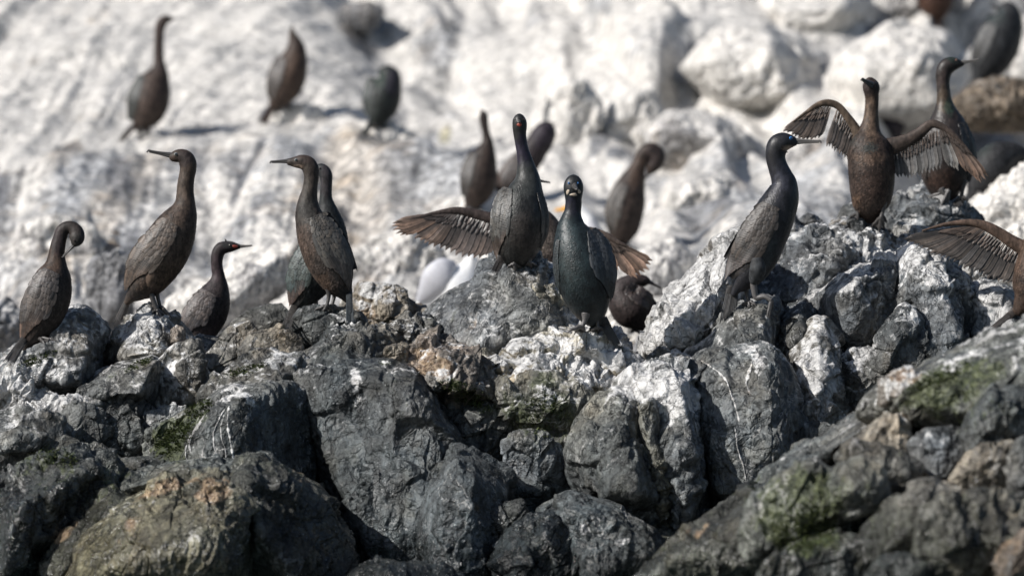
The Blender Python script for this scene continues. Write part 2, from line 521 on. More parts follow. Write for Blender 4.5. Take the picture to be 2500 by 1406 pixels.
# ------------------------------------------------------------------ painted regions of droppings, algae, rust, wet stone
BLOBS += [
 # whitewash
 (1700, 700, 120, 90, -40, 0, .45), (1650, 800, 90, 70, 0, 0, .40), (1775, 610, 50, 60, 0, 0, .4), (1470, 900, 110, 60, 20, 0, .34),
 (1620, 950, 110, 50, 10, 0, .40), (1350, 860, 180, 50, 5, 0, .30), (60, 960, 130, 60, 0, 0, .35), (440, 900, 60, 60, 0, 0, .25),
 (585, 980, 60, 45, 30, 0, .34), (530, 1040, 12, 90, 12, 0, .12), (880, 960, 22, 80, -8, 0, .42), (860, 930, 30, 40, 0, 0, .22),
 (1000, 970, 70, 22, 20, 0, .26), (800, 925, 60, 14, 10, 0, .18), (1650, 1000, 60, 110, 15, 0, .20), (1560, 990, 50, 40, 0, 0, .22),
 (350, 800, 60, 60, 0, 0, .3), (1990, 900, 60, 80, -20, 0, .30), (2000, 960, 45, 60, 0, 0, .2), (2100, 700, 70, 50, 0, 0, .18),
 (2180, 610, 130, 35, 15, 0, .30), (2100, 600, 60, 60, 0, 0, .2), (2300, 690, 130, 40, 20, 0, .22), (2090, 850, 60, 60, 0, 0, .22),
 (2330, 500, 40, 30, 0, 0, .25), (2430, 740, 70, 40, 0, 0, .25), (700, 870, 60, 30, 0, 0, .20), (930, 720, 50, 40, 0, 0, .2),
 (1440, 800, 90, 40, 30, 0, .2), (1530, 850, 60, 60, 30, 0, .25), (1850, 905, 16, 60, -10, 0, .32), (1840, 1080, 60, 70, 0, 0, -.1),
 (420, 970, 50, 60, 0, 0, .2), (140, 900, 70, 30, 0, 0, .25), (640, 900, 60, 40, 0, 0, .18), (830, 780, 60, 25, 0, 0, .2),
 (230, 1230, 60, 50, 0, 0, .16), (1480, 1080, 80, 60, 0, 0, .10), (1500, 1300, 120, 40, 10, 0, .14),
 # algae
 (420, 1080, 60, 70, -30, 1, .60), (480, 1010, 45, 40, -30, 1, .55), (60, 880, 70, 25, -20, 1, .35), (320, 900, 60, 20, -30, 1, .30),
 (1130, 960, 90, 40, 30, 1, .40), (1330, 1000, 90, 110, 20, 1, .34), (1090, 780, 60, 70, 40, 1, .18), (1200, 1040, 110, 60, 0, 1, .20),
 (100, 1130, 120, 60, 0, 1, .26), (260, 1180, 110, 60, 0, 1, .26), (2300, 930, 170, 50, -20, 1, .38), (1940, 1230, 130, 100, 0, 1, .48),
 (1980, 1310, 90, 60, 0, 1, .45), (2370, 1010, 120, 60, 0, 1, .28), (600, 910, 90, 25, -20, 1, .26), (960, 880, 50, 15, 0, 1, .3),
 (780, 1080, 90, 200, 0, 1, .12), (2250, 660, 50, 40, 0, 1, .15), (1840, 830, 30, 20, 0, 1, .25), (1330, 870, 40, 30, 0, 1, .12),
 (520, 900, 60, 30, -30, 1, .2), (1420, 1290, 40, 60, 0, 1, .1),
 # rust, quartz and orange stain
 (1040, 880, 80, 40, 20, 2, .52), (1148, 790, 22, 50, 10, 2, .50), (1250, 790, 90, 22, 0, 2, .34), (1330, 740, 34, 60, 25, 2, .22),
 (1230, 900, 24, 60, -20, 2, .28), (400, 1185, 110, 22, -18, 2, .42), (530, 1190, 60, 30, 0, 2, .40), (180, 1270, 90, 26, -50, 2, .42),
 (300, 1300, 60, 60, 0, 2, .22), (440, 1240, 160, 120, 0, 2, .14), (930, 740, 70, 60, 0, 2, .30), (650, 820, 60, 30, 0, 2, .20),
 (200, 820, 30, 40, 0, 2, .28), (740, 1160, 40, 30, 0, 2, .36), (2200, 1040, 110, 50, 0, 2, .28), (2440, 1130, 60, 40, 0, 2, .26),
 (2200, 915, 50, 22, 0, 2, .42), (1860, 1180, 30, 20, 0, 2, .34), (1880, 1380, 120, 40, 0, 2, .22), (2480, 1360, 60, 60, 0, 2, .44),
 (1600, 1180, 26, 140, 8, 2, .20), (1165, 1200, 12, 110, 0, 2, .42), (1980, 600, 70, 20, -20, 2, .25), (2310, 690, 40, 25, 30, 2, .25),
 (1680, 1300, 60, 20, -30, 2, .35), (2400, 1200, 100, 60, 0, 2, .15),
 # wet and dark towards the tide line
 (1000, 1360, 380, 130, 0, 3, .55), (120, 1300, 240, 160, 0, 3, .50), (1400, 1360, 300, 130, 0, 3, .4), (2100, 1360, 500, 120, 0, 3, .45),
 (1000, 1380, 300, 90, 0, 4, .40), (100, 1290, 220, 150, 0, 4, .25), (700, 1330, 160, 120, 0, 4, .35), (1350, 1390, 300, 60, 0, 4, .35),
 # paler, dry
 (1850, 980, 150, 150, 0, 5, .35), (480, 1060, 90, 80, 0, 5, .35), (1000, 1030, 110, 100, 0, 5, .1),
]

# ------------------------------------------------------------------ large rocks of the ridge
RIDGE = []
def B(label, outline, sty='dark', **kw):
    RIDGE.append((label, outline, sty, kw))
# left end
B("speckled dark rock at the left end, under the preening cormorant", [(-60,930),(0,880),(60,838),(110,806),(180,765),(228,800),(236,880),(232,965),(150,985),(-60,1000)], 'grey', Y=-.05,
  ridge=[(100,850,-.22),(200,850,-.22),(190,930,-.30),(20,930,-.25)])
B("small tan rock with a shadowed right side, behind the preening cormorant's feet", [(150,825),(195,786),(226,812),(234,930),(190,930),(158,880)], 'tan', Y=-.15, thick=.3)
B("low chalky white rubble at the far left edge", [(-40,925),(45,915),(62,955),(110,945),(160,980),(165,1020),(60,1045),(-40,1035)], 'white', Y=-.33, thick=.4, ruff=1.5)
B("pale knob between the two tall left cormorants", [(222,800),(252,800),(286,842),(300,900),(250,930),(222,880)], 'pale', Y=.05, thick=.3)
B("bright pale rock peak under the tall cormorant's webbed feet", [(282,830),(330,785),(368,756),(405,778),(450,812),(490,850),(495,910),(400,925),(300,915),(270,880)], 'pale', Y=.02,
  ridge=[(365,800,-.16),(400,860,-.25),(310,870,-.25)], ruff=1.3)
B("thumb-sized orange-brown stone standing on the pale rock peak", [(418,806),(432,795),(450,806),(453,838),(436,846),(417,838)], 'rust', Y=-.16, thick=.06, level=5)
B("dark wedge slab with a flat sunlit top, left of the ridge", [(185,962),(250,905),(362,872),(388,886),(384,970),(350,1010),(250,995),(195,985)], 'slab', Y=-.22,
  ridge=[(215,968,-.25),(340,960,-.30),(372,895,-.20),(300,925,-.12)], sharp=30, ruff=.7)
B("white-streaked chunk to the right of the dark wedge slab", [(378,895),(430,850),(478,835),(492,900),(488,975),(455,1015),(392,1000),(375,950)], 'pale', Y=-.25, ruff=1.3)
B("broken pale rubble below the dark wedge slab, left", [(40,1010),(130,970),(230,985),(240,1040),(180,1075),(60,1060)], 'white', Y=-.48, ruff=1.5)
B("rounded charcoal rock below the wedge slab", [(130,1015),(185,990),(245,1000),(262,1050),(230,1090),(160,1085)], 'dark', Y=-.55)
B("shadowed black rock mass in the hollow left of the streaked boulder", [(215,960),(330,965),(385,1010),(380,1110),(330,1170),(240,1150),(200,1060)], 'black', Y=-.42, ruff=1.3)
B("black rock at the left edge above the wet stones", [(-60,1020),(70,1008),(120,1022),(145,1068),(200,1100),(225,1150),(100,1200),(-60,1210)], 'dark', Y=-.65)
B("mossy grey rock in the middle of the left side", [(80,1100),(170,1075),(240,1090),(290,1120),(310,1165),(200,1180),(100,1160)], 'green', Y=-.75)
B("long wet black rock sloping down to the lower left corner", [(-60,1200),(100,1135),(200,1112),(275,1150),(290,1195),(190,1260),(110,1330),(60,1430),(-60,1430)], 'black', Y=-1.0,
  ridge=[(40,1240,-.35),(180,1170,-.22),(20,1380,-.40)], ruff=1.3)
B("rust-edged rock between the wet black rock and the big tan boulder", [(60,1430),(115,1310),(180,1235),(262,1200),(330,1225),(320,1310),(230,1430)], 'brown', Y=-1.1,
  ridge=[(180,1290,-.2),(270,1250,-.2),(150,1400,-.25)])
B("big folded tan and grey boulder at the bottom left", [(175,1430),(215,1340),(275,1262),(380,1190),(480,1165),(560,1182),(592,1250),(602,1330),(592,1430)], 'wetan', Y=-1.35, thick=1.0,
  ridge=[(240,1400,-.30),(330,1260,-.22),(500,1190,-.12),(560,1260,-.28),(560,1400,-.38),(400,1330,-.42)], sharp=14, ruff=1.25)
B("dark cracked cap of rock behind the big tan boulder", [(262,1210),(370,1145),(450,1128),(640,1120),(672,1150),(640,1230),(520,1260),(380,1250)], 'dark', Y=-1.0,
  ridge=[(380,1175,-.28),(520,1150,-.28),(620,1160,-.25)])
B("dark lumpy boulder right of the big tan boulder", [(552,1170),(600,1130),(650,1128),(705,1160),(765,1200),(805,1270),(845,1335),(872,1430),(560,1430),(585,1290)], 'brown', Y=-1.2, thick=.8,
  ridge=[(610,1180,-.25),(630,1300,-.38),(680,1260,-.22),(720,1400,-.30)], ruff=1.2)
B("loose gravelly pale rock beside the moss", [(350,1010),(420,985),(468,1000),(470,1045),(400,1075),(352,1060)], 'grey', Y=-.45, ruff=1.5)
B("rock carrying a bright green cushion of algae", [(366,1125),(372,1060),(415,1025),(478,985),(490,1020),(460,1070),(410,1125)], 'green', Y=-.62, ruff=1.4)
B("smooth dark boulder with white drip streaks on its face", [(345,1150),(400,1100),(460,1040),(555,960),(640,938),(715,945),(742,1000),(738,1100),(740,1240),(560,1230),(380,1190)], 'slab', Y=-.62,
  ridge=[(440,1080,-.22),(585,975,-.28),(578,1130,-.34),(590,1200,-.36),(400,1160,-.26)], sharp=26, ruff=.62, thick=.7)
B("flat lit grey ledge above the streaked boulder", [(500,960),(560,915),(640,875),(725,868),(745,930),(715,965),(600,975),(520,992)], 'dark', Y=-.38,
  ridge=[(560,955,-.2),(680,930,-.26)])
B("pale angular rocks in the middle distance of the left ridge", [(486,895),(535,822),(600,788),(632,830),(610,905),(545,940),(490,950)], 'pale', Y=-.05, ruff=1.2)
B("smooth grey rounded rock behind the cormorant pair's tail", [(560,810),(580,780),(622,753),(682,743),(708,772),(700,820),(640,850),(570,840)], 'dark', Y=.55, ruff=.6)
B("tan lichened rock left of the cormorant pair's perch", [(585,855),(630,812),(680,798),(728,826),(738,880),(680,905),(600,900)], 'tan', Y=-.1)
B("dark shiny rock under the cormorant pair's feet", [(700,805),(735,765),(780,742),(830,748),(866,772),(880,812),(800,850),(710,852)], 'dark', Y=.02, ruff=1.2, thick=.45)
B("tan and white jagged rock behind the right side of the pair's perch", [(850,740),(890,704),(925,697),(960,708),(1012,742),(1045,770),(1020,830),(870,830)], 'tan', Y=.55, ruff=1.3)
B("flat-topped dark slab in front of the pair's perch", [(732,872),(795,825),(880,802),(955,812),(975,870),(930,925),(800,935),(738,915)], 'dark', Y=-.25,
  ridge=[(790,850,-.12),(900,830,-.16),(900,905,-.28),(780,905,-.24)], sharp=24)
B("fractured dark knob left of the central peak", [(945,800),(1000,772),(1050,795),(1086,835),(1085,885),(1000,905),(945,880)], 'dark', Y=-.2, ruff=1.6, strata=(.5,.2,1))
# centre
B("tall dark central block with a flat wall and whitewashed top", [(742,945),(830,915),(905,898),(1002,904),(1036,935),(1062,1000),(1112,1075),(1118,1200),(1110,1440),(900,1440),(905,1200),(880,1050),(800,985)], 'slab', Y=-.55, thick=.8,
  ridge=[(850,950,-.10),(950,960,-.22),(1020,975,-.26),(1085,1100,-.30),(1070,1400,-.42),(930,1400,-.34),(925,1150,-.26),(1000,1100,-.33)], sharp=30, ruff=.62)
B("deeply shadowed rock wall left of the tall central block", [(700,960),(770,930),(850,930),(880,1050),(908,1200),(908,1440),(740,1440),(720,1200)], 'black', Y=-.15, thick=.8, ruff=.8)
B("lower central block with an ochre streak down its right edge", [(1042,1240),(1070,1165),(1112,1098),(1170,1112),(1245,1165),(1235,1230),(1195,1280),(1188,1440),(1030,1440)], 'slab', Y=-.95, thick=.6,
  ridge=[(1112,1120,-.10),(1140,1180,-.22),(1160,1400,-.30),(1060,1400,-.26),(1075,1200,-.18)], sharp=26, ruff=.75)
B("rusty weathered slab sloping down right into green algae", [(942,905),(985,870),(1060,838),(1125,850),(1190,900),(1235,965),(1215,1005),(1120,985),(1040,950),(960,940)], 'rust', Y=-.4,
  ridge=[(990,905,-.12),(1080,880,-.18),(1180,960,-.22),(1080,935,-.24)], strata=(.5,.3,-1), ruff=1.5, sharp=20)
B("dark grey peak under the red-faced cormorant facing the camera", [(1010,815),(1060,765),(1150,690),(1215,648),(1262,634),(1310,640),(1345,690),(1385,745),(1420,800),(1440,870),(1320,905),(1150,890),(1050,870)], 'grey', Y=.05, thick=.8,
  ridge=[(1060,820,-.20),(1150,730,-.20),(1250,670,-.12),(1290,700,-.18),(1330,800,-.34),(1180,850,-.38)], sharp=18, ruff=1.15)
B("creamy lumpy quartz rock under the green-black cormorant's feet", [(1190,850),(1230,800),(1300,775),(1400,795),(1450,805),(1530,850),(1570,905),(1540,955),(1430,965),(1290,920),(1200,900)], 'cream', Y=-.15, thick=.6,
  ridge=[(1260,830,-.20),(1390,820,-.22),(1500,880,-.24),(1400,930,-.34),(1280,890,-.3)], ruff=1.5)
B("small knuckle of cream quartz right of the grey peak", [(1290,720),(1330,700),(1352,720),(1375,770),(1360,810),(1300,815),(1270,780)], 'cream', Y=-.12, ruff=2.0, thick=.3)
B("bright white-washed slope in front of the quartz rock", [(1130,905),(1190,860),(1300,880),(1450,900),(1540,930),(1530,990),(1430,1000),(1300,975),(1180,960)], 'cream', Y=-.42, ruff=1.5, thick=.4)
B("rock crusted green below the quartz, centre", [(1240,960),(1310,920),(1400,935),(1460,990),(1450,1050),(1405,1090),(1320,1085),(1270,1040)], 'green', Y=-.6, ruff=1.6, strata=(.6,.2,-1))
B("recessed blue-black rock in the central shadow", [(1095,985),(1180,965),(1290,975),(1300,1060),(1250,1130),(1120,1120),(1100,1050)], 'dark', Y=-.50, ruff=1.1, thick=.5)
B("small pale-flecked block in the central hollow", [(1235,1075),(1295,1058),(1360,1085),(1385,1130),(1370,1180),(1300,1185),(1245,1140)], 'grey', Y=-.75, ruff=1.1)
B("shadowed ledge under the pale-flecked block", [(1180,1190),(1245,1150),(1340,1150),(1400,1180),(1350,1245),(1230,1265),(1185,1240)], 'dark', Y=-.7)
B("upright dark rib beside the lower central block", [(1180,1290),(1215,1240),(1268,1230),(1300,1290),(1290,1440),(1180,1440)], 'black', Y=-1.1, thick=.5)
B("dark pointed rock at the bottom centre", [(1230,1440),(1250,1330),(1290,1262),(1340,1258),(1390,1320),(1430,1440)], 'black', Y=-1.3, thick=.6)
B("pale-faced tilted rock below the great oval boulder", [(1330,1250),(1400,1215),(1500,1240),(1590,1290),(1620,1345),(1560,1430),(1420,1430),(1360,1350)], 'dark', Y=-1.15,
  ridge=[(1400,1250,-.15),(1540,1290,-.18),(1580,1350,-.22),(1450,1400,-.30)], ruff=1.1)
B("great dark oval boulder with a pointed top, centre right", [(1385,1120),(1410,1060),(1455,1000),(1500,955),(1552,965),(1592,1050),(1618,1170),(1610,1270),(1560,1300),(1470,1245),(1400,1170)], 'dark', Y=-.75, thick=.6,
  ridge=[(1500,990,-.12),(1430,1090,-.22),(1520,1080,-.32),(1560,1200,-.36),(1480,1180,-.34)], sharp=14, ruff=1.2)
B("ribbed column of rock between the oval boulder and the smooth block", [(1520,965),(1560,912),(1640,890),(1692,915),(1725,1000),(1738,1120),(1728,1240),(1650,1330),(1610,1290),(1600,1120),(1570,1020)], 'grey', Y=-.6, thick=.6,
  ridge=[(1590,960,-.22),(1660,940,-.26),(1620,1100,-.24),(1690,1100,-.34),(1660,1280,-.40)], strata=(1,.3,.12), ruff=1.5)
B("narrow ochre fin beside the oval boulder", [(1560,1000),(1592,990),(1622,1100),(1640,1210),(1632,1300),(1600,1310),(1590,1180)], 'wetan', Y=-.92, thick=.3, strata=(1,.2,.1), ruff=1.2)
B("smooth blue-grey block crossed by a long white vein", [(1672,920),(1735,868),(1800,850),(1862,846),(1910,880),(1935,930),(1968,1000),(1992,1080),(1940,1170),(1870,1260),(1760,1310),(1738,1200),(1722,1050)], 'slab', Y=-.5, thick=.9,
  ridge=[(1740,910,-.14),(1850,890,-.18),(1900,960,-.26),(1905,1100,-.30),(1850,1200,-.36),(1760,1200,-.34),(1740,1010,-.26)], sharp=22, ruff=.55)
B("white guano-covered slope below the blue-black cormorant's tail", [(1555,895),(1580,830),(1620,760),(1690,690),(1745,610),(1790,575),(1812,640),(1800,760),(1740,850),(1660,900)], 'white', Y=.05, thick=.8,
  ridge=[(1620,830,-.2),(1700,740,-.2),(1770,650,-.14),(1740,800,-.28)], ruff=1.3)
B("angular black rock under the blue-eyed cormorant's feet", [(1655,905),(1690,858),(1730,815),(1775,785),(1800,748),(1850,732),(1885,752),(1888,850),(1820,880),(1740,890)], 'dark', Y=-.2, thick=.5,
  ridge=[(1740,850,-.12),(1815,775,-.12),(1860,760,-.10),(1862,850,-.22),(1800,860,-.26)], sharp=30, ruff=.8)
B("leaning dark prism beside the blue-eyed cormorant's bent foot", [(1848,880),(1880,820),(1925,765),(1962,738),(1985,770),(1978,830),(1930,885),(1890,920)], 'dark', Y=-.12, thick=.4, sharp=26,
  ridge=[(1890,860,-.14),(1950,760,-.10),(1958,820,-.20)])
B("tall sunlit pale tooth of rock, right of the veined block", [(1868,960),(1900,900),(1950,840),(1985,795),(2015,790),(2045,840),(2062,930),(2078,1020),(2060,1080),(1990,1100),(1930,1040)], 'pale', Y=-.3, thick=.6,
  ridge=[(1920,930,-.14),(1990,850,-.14),(2010,960,-.28),(1985,1060,-.30)], sharp=20, ruff=1.2)
B("big grey slanting rock behind the blue-eyed cormorant", [(1780,790),(1800,730),(1860,650),(1910,615),(1970,588),(2035,572),(2082,600),(2105,655),(2040,700),(2010,760),(1960,830),(1870,850)], 'grey', Y=.45, thick=.9,
  ridge=[(1870,740,-.26),(1960,640,-.22),(2040,630,-.22),(1960,760,-.34)], sharp=20, ruff=1.0)
B("narrow pale fin of rock behind the blue-eyed cormorant's breast", [(1905,640),(1918,560),(1938,532),(1955,560),(1968,630),(1940,670)], 'grey', Y=.9, thick=.3, ruff=1.2)
B("small jagged white-flecked rock on the skyline left of the winged cormorant", [(1940,600),(1955,548),(1975,532),(2000,548),(2020,590),(1990,620)], 'grey', Y=1.1, thick=.3, ruff=1.5)
B("rust-topped ledge on the skyline left of the winged cormorant", [(1950,615),(2000,575),(2060,545),(2120,560),(2110,640),(2000,650)], 'tan', Y=.8, thick=.5)
B("dark round rock behind the winged cormorant's left foot", [(2050,545),(2065,510),(2100,495),(2150,505),(2165,550),(2110,580),(2060,575)], 'dark', Y=1.25, thick=.4, ruff=.7)
B("pointed grey rock right below the winged cormorant's tail", [(2030,650),(2055,590),(2085,540),(2120,528),(2150,560),(2180,605),(2230,650),(2150,690),(2060,690)], 'grey', Y=.6, thick=.6,
  ridge=[(2095,570,-.12),(2110,640,-.28),(2170,650,-.24)], ruff=1.2)
B("craggy mottled rock under the rear cormorant on the skyline", [(2160,560),(2172,510),(2200,485),(2270,478),(2335,492),(2368,530),(2372,580),(2290,610),(2200,600)], 'grey', Y=1.1, thick=.6, ruff=1.3)
B("long whitewashed slope under the flapping cormorant's wing", [(2130,600),(2200,570),(2300,580),(2400,640),(2500,690),(2560,720),(2520,790),(2400,760),(2280,720),(2180,690)], 'pale', Y=.6, thick=.8, ruff=1.3)
B("tan-cornered block below the whitewashed slope", [(2190,650),(2240,615),(2300,640),(2345,690),(2365,760),(2370,880),(2330,940),(2250,920),(2215,800),(2190,720)], 'grey', Y=.0, thick=.7,
  ridge=[(2240,660,-.16),(2300,700,-.20),(2335,800,-.30),(2310,900,-.34),(2240,780,-.28)], sharp=18, ruff=1.0)
B("bulging blue-shadowed rock in the middle of the right ridge", [(1995,800),(2000,730),(2040,680),(2100,645),(2170,640),(2215,680),(2225,760),(2180,850),(2110,900),(2040,880)], 'grey', Y=.0, thick=.7,
  ridge=[(2040,720,-.22),(2120,680,-.20),(2110,790,-.22),(2060,840,-.16)], sharp=12, ruff=1.0)
B("speckled black oval rock leaning against the right ridge", [(2118,930),(2130,860),(2165,785),(2200,750),(2240,765),(2265,830),(2270,920),(2235,960),(2160,965)], 'black', Y=-.32, thick=.4, sharp=12, ruff=1.3)
B("small shaded tan rock at the foot of the speckled oval rock", [(2048,890),(2080,855),(2135,865),(2175,920),(2150,1000),(2085,1030),(2050,970)], 'pale', Y=-.3, thick=.4)
B("pale shadowed block at the right edge of the ridge", [(2345,740),(2370,700),(2430,690),(2520,730),(2560,800),(2540,900),(2380,920),(2350,840)], 'grey', Y=.1, thick=.7, sharp=20,
  ridge=[(2380,725,-.16),(2440,720,-.2),(2390,880,-.24),(2500,850,-.26)])
# near rocks, lower right, a little out of focus
B("large near slab with a green algae edge, right edge", [(2130,1010),(2180,950),(2250,905),(2370,868),(2470,815),(2600,770),(2700,800),(2700,1080),(2500,1110),(2300,1060)], 'green', Y=-2.2, thick=1.2,
  ridge=[(2240,950,-.25),(2400,910,-.28),(2560,860,-.3),(2600,1000,-.4),(2330,1000,-.34)], ruff=.9)
B("near dark ledge running along the slope below the right ridge", [(1800,1260),(1880,1180),(1965,1105),(2060,1040),(2150,985),(2230,975),(2260,1040),(2160,1100),(2040,1170),(1900,1260)], 'dark', Y=-1.9, thick=.7,
  ridge=[(1920,1170,-.2),(2080,1060,-.22),(2190,1010,-.2)], ruff=1.1)
B("orange-brown stone on the near dark ledge", [(2160,930),(2210,905),(2250,925),(2258,970),(2215,995),(2165,975)], 'rust', Y=-2.35, thick=.3)
B("tan stained rock in the middle of the near slope", [(2085,1130),(2120,1060),(2160,1015),(2205,1040),(2240,1100),(2215,1170),(2130,1180)], 'tan', Y=-2.45, thick=.4)
B("dark rounded boulder in the near slope", [(2050,1120),(2090,1092),(2170,1090),(2225,1120),(2262,1165),(2250,1215),(2150,1215),(2080,1180)], 'black', Y=-2.65, thick=.4, ruff=.6)
B("olive-green domed stone in the near slope", [(2030,1190),(2060,1140),(2110,1128),(2155,1160),(2168,1210),(2150,1245),(2080,1255),(2040,1230)], 'green', Y=-2.85, thick=.4, ruff=.7)
B("pale brown cracked rock near the right edge, lower", [(2330,1170),(2370,1110),(2420,1078),(2470,1100),(2485,1165),(2450,1220),(2360,1215)], 'tan', Y=-2.75, thick=.4)
B("mottled grey rock in the middle of the near slope", [(2220,1110),(2250,1060),(2330,1035),(2400,1070),(2390,1150),(2330,1200),(2240,1180)], 'grey', Y=-2.5, thick=.5)
B("dark leaning slab near the right edge", [(2350,1060),(2380,1000),(2430,950),(2500,945),(2560,990),(2560,1100),(2440,1120),(2360,1100)], 'dark', Y=-2.65, thick=.5, sharp=22)
B("grey boulder cut by the right edge of the picture", [(2470,1160),(2490,1090),(2560,1070),(2640,1120),(2620,1240),(2490,1230)], 'grey', Y=-2.95, thick=.4)
B("near rock with vivid green algae on its face", [(1830,1330),(1850,1240),(1905,1180),(1980,1145),(2045,1160),(2070,1230),(2050,1320),(1980,1370),(1880,1370)], 'green', Y=-2.6, thick=.5, ruff=1.2)
B("dark brown rock sloping into the bottom edge, centre right", [(1540,1430),(1640,1340),(1740,1275),(1830,1205),(1880,1225),(1900,1320),(1880,1430)], 'brown', Y=-2.1, thick=.7, ruff=1.3,
  ridge=[(1680,1370,-.2),(1800,1270,-.22),(1840,1380,-.3)])
B("black wet rock at the bottom below the vivid algae", [(1850,1440),(1880,1370),(1960,1330),(2060,1310),(2130,1340),(2130,1440)], 'black', Y=-2.9, thick=.5, ruff=1.2)
B("brown sparkling boulder above the bottom edge, right", [(2095,1330),(2130,1270),(2190,1215),(2260,1205),(2300,1260),(2290,1340),(2200,1380),(2120,1375)], 'brown', Y=-2.95, thick=.4)
B("pale wedge stone above the sparkling boulder", [(2200,1225),(2230,1185),(2290,1170),(2330,1200),(2310,1245),(2240,1250)], 'pale', Y=-3.0, thick=.3)
B("broad brown rock at the bottom right", [(2240,1430),(2255,1290),(2300,1240),(2390,1215),(2480,1240),(2500,1310),(2470,1430)], 'brown', Y=-3.15, thick=.5, ruff=1.2)
B("small dark stone wedged at the bottom right", [(2110,1440),(2140,1370),(2210,1350),(2270,1380),(2270,1440)], 'black', Y=-3.2, thick=.4)
B("orange-tinted rock in the bottom right corner", [(2440,1440),(2460,1340),(2500,1295),(2570,1290),(2600,1440)], 'rust', Y=-3.4, thick=.4)
B("low wet stone at the bottom edge left of centre", [(860,1440),(885,1392),(950,1368),(1050,1378),(1110,1410),(1120,1440)], 'black', Y=-1.5, thick=.4, ruff=.9)
# small stuff that fills the gaps
for i, (lab, o, st, Y) in enumerate([
 ("pale chip on the slope between the wedge slab and the tan knob", [(262,905),(300,890),(330,905),(320,935),(275,940)], 'pale', -.18),
 ("splintered grey rock behind the feet of the small red-faced cormorant", [(440,850),(490,815),(545,830),(560,870),(500,890),(450,885)], 'grey', .1),
 ("white-topped stone left of the flat dark slab", [(700,900),(735,870),(765,885),(770,925),(720,940)], 'white', -.4),
 ("white chip on the rusty slab", [(1040,925),(1062,910),(1080,925),(1075,945),(1048,948)], 'white', -.62),
 ("dark cracked rock between the flat slab and the central block", [(860,880),(930,862),(980,875),(985,915),(900,925)], 'dark', -.42),
 ("pale orange vein of rock left of the rusty slab", [(955,860),(985,850),(1000,880),(995,925),(968,920)], 'tan', -.5),
 ("whitish rock in the notch left of the smooth veined block", [(1590,900),(1640,865),(1700,880),(1700,925),(1620,935)], 'pale', -.35),
 ("black stone in the notch below the white slope", [(1590,880),(1612,855),(1650,862),(1655,892),(1615,905)], 'black', -.28),
 ("grey shelf in front of the pale tooth", [(1960,760),(2000,730),(2030,770),(2025,830),(1975,830)], 'grey', .05),
 ("pale crumbling stone on the right slope", [(2330,650),(2380,640),(2430,670),(2420,700),(2350,695)], 'pale', .35),
 ("tan rubble between the slanting grey rock and the pale tooth", [(1985,860),(2010,800),(2050,815),(2060,860),(2010,885)], 'tan', .0),
 ("shaded stone beneath the oval and the ribbed column", [(1560,1320),(1620,1290),(1680,1310),(1680,1360),(1590,1380)], 'brown', -1.0),
 ("flecked black stone below the mossy left rock", [(290,1130),(350,1110),(400,1125),(380,1160),(310,1170)], 'black', -.85),
 ("dark stone under the pale rubble by the left edge", [(-20,1060),(50,1040),(110,1060),(90,1095),(0,1100)], 'dark', -.8),
]):
    B(lab, o, st, Y=Y, ruff=1.4, thick=.25, level=6)

_sp = []
for (lab, o, st, kw) in RIDGE:
    q = np.array(o, float); ar = abs(np.sum(q[:, 0] * np.roll(q[:, 1], -1) - q[:, 1] * np.roll(q[:, 0], -1))) / 2
    _sp.append((q[:, 0].mean(), q[:, 1].mean(), math.sqrt(ar), st))
build_field(_sp)
for (lab, o, st, kw) in RIDGE: boulder(lab, o, st, **kw)

# white veins and drips, laid as thin crusts that follow the rock
def crust(name, label, pts, w, Yd, cat, group=None):
    P = []
    for i in range(len(pts) - 1):
        a, b = np.array(pts[i], float), np.array(pts[i + 1], float)
        n = max(2, int(np.linalg.norm(b - a) / 2))
        for k in range(n): P.append(a + (b - a) * k / n)
    P.append(np.array(pts[-1], float)); P = np.array(P)
    rr = random.Random(len(pts) * 13 + int(pts[0][0]))
    jit = np.cumsum([rr.uniform(-.5, .5) for _ in P]); jit -= np.linspace(jit[0], jit[-1], len(jit)); P[:, 0] += jit
    V, F = [], []
    d = np.gradient(P, axis=0); d /= np.linalg.norm(d, axis=1, keepdims=True) + 1e-9
    nrm = np.stack([-d[:, 1], d[:, 0]], 1)
    last = Yd
    for i, p in enumerate(P):
        ww = w * .8 * (.35 + .8 * abs(math.sin(i * .37 + len(P)) * math.sin(i * .11 + w)) * rr.uniform(.7, 1.1)) * min(1, .35 + i / 4, .35 + (len(P) - 1 - i) / 4)
        for k, o in enumerate((-1, -.5, .5, 1)):
            q = p + nrm[i] * ww * o
            y = surface_Y(q[0], q[1], last, -4, 3)
            if abs(y - last) > .08 and i > 0: y = last
            if k == 1: last = y
            V.append(at(q[0], q[1], y - (.0026 if abs(o) < .9 else -.001)))
        if i:
            b0 = len(V) - 8
            for k in range(3): F.append([b0 + k, b0 + k + 1, b0 + k + 5, b0 + k + 4])
    org = np.array(V).mean(0)
    A = {"alb": np.tile([.55, .54, .52, 1], (len(V), 1)), "msk": np.tile([.62, 0, 0, 0], (len(V), 1))}
    ob = link(name, np_mesh(name, np.array(V) - org, np.array(F), A), ROCK, loc=org)
    return tag(ob, label, cat, group)

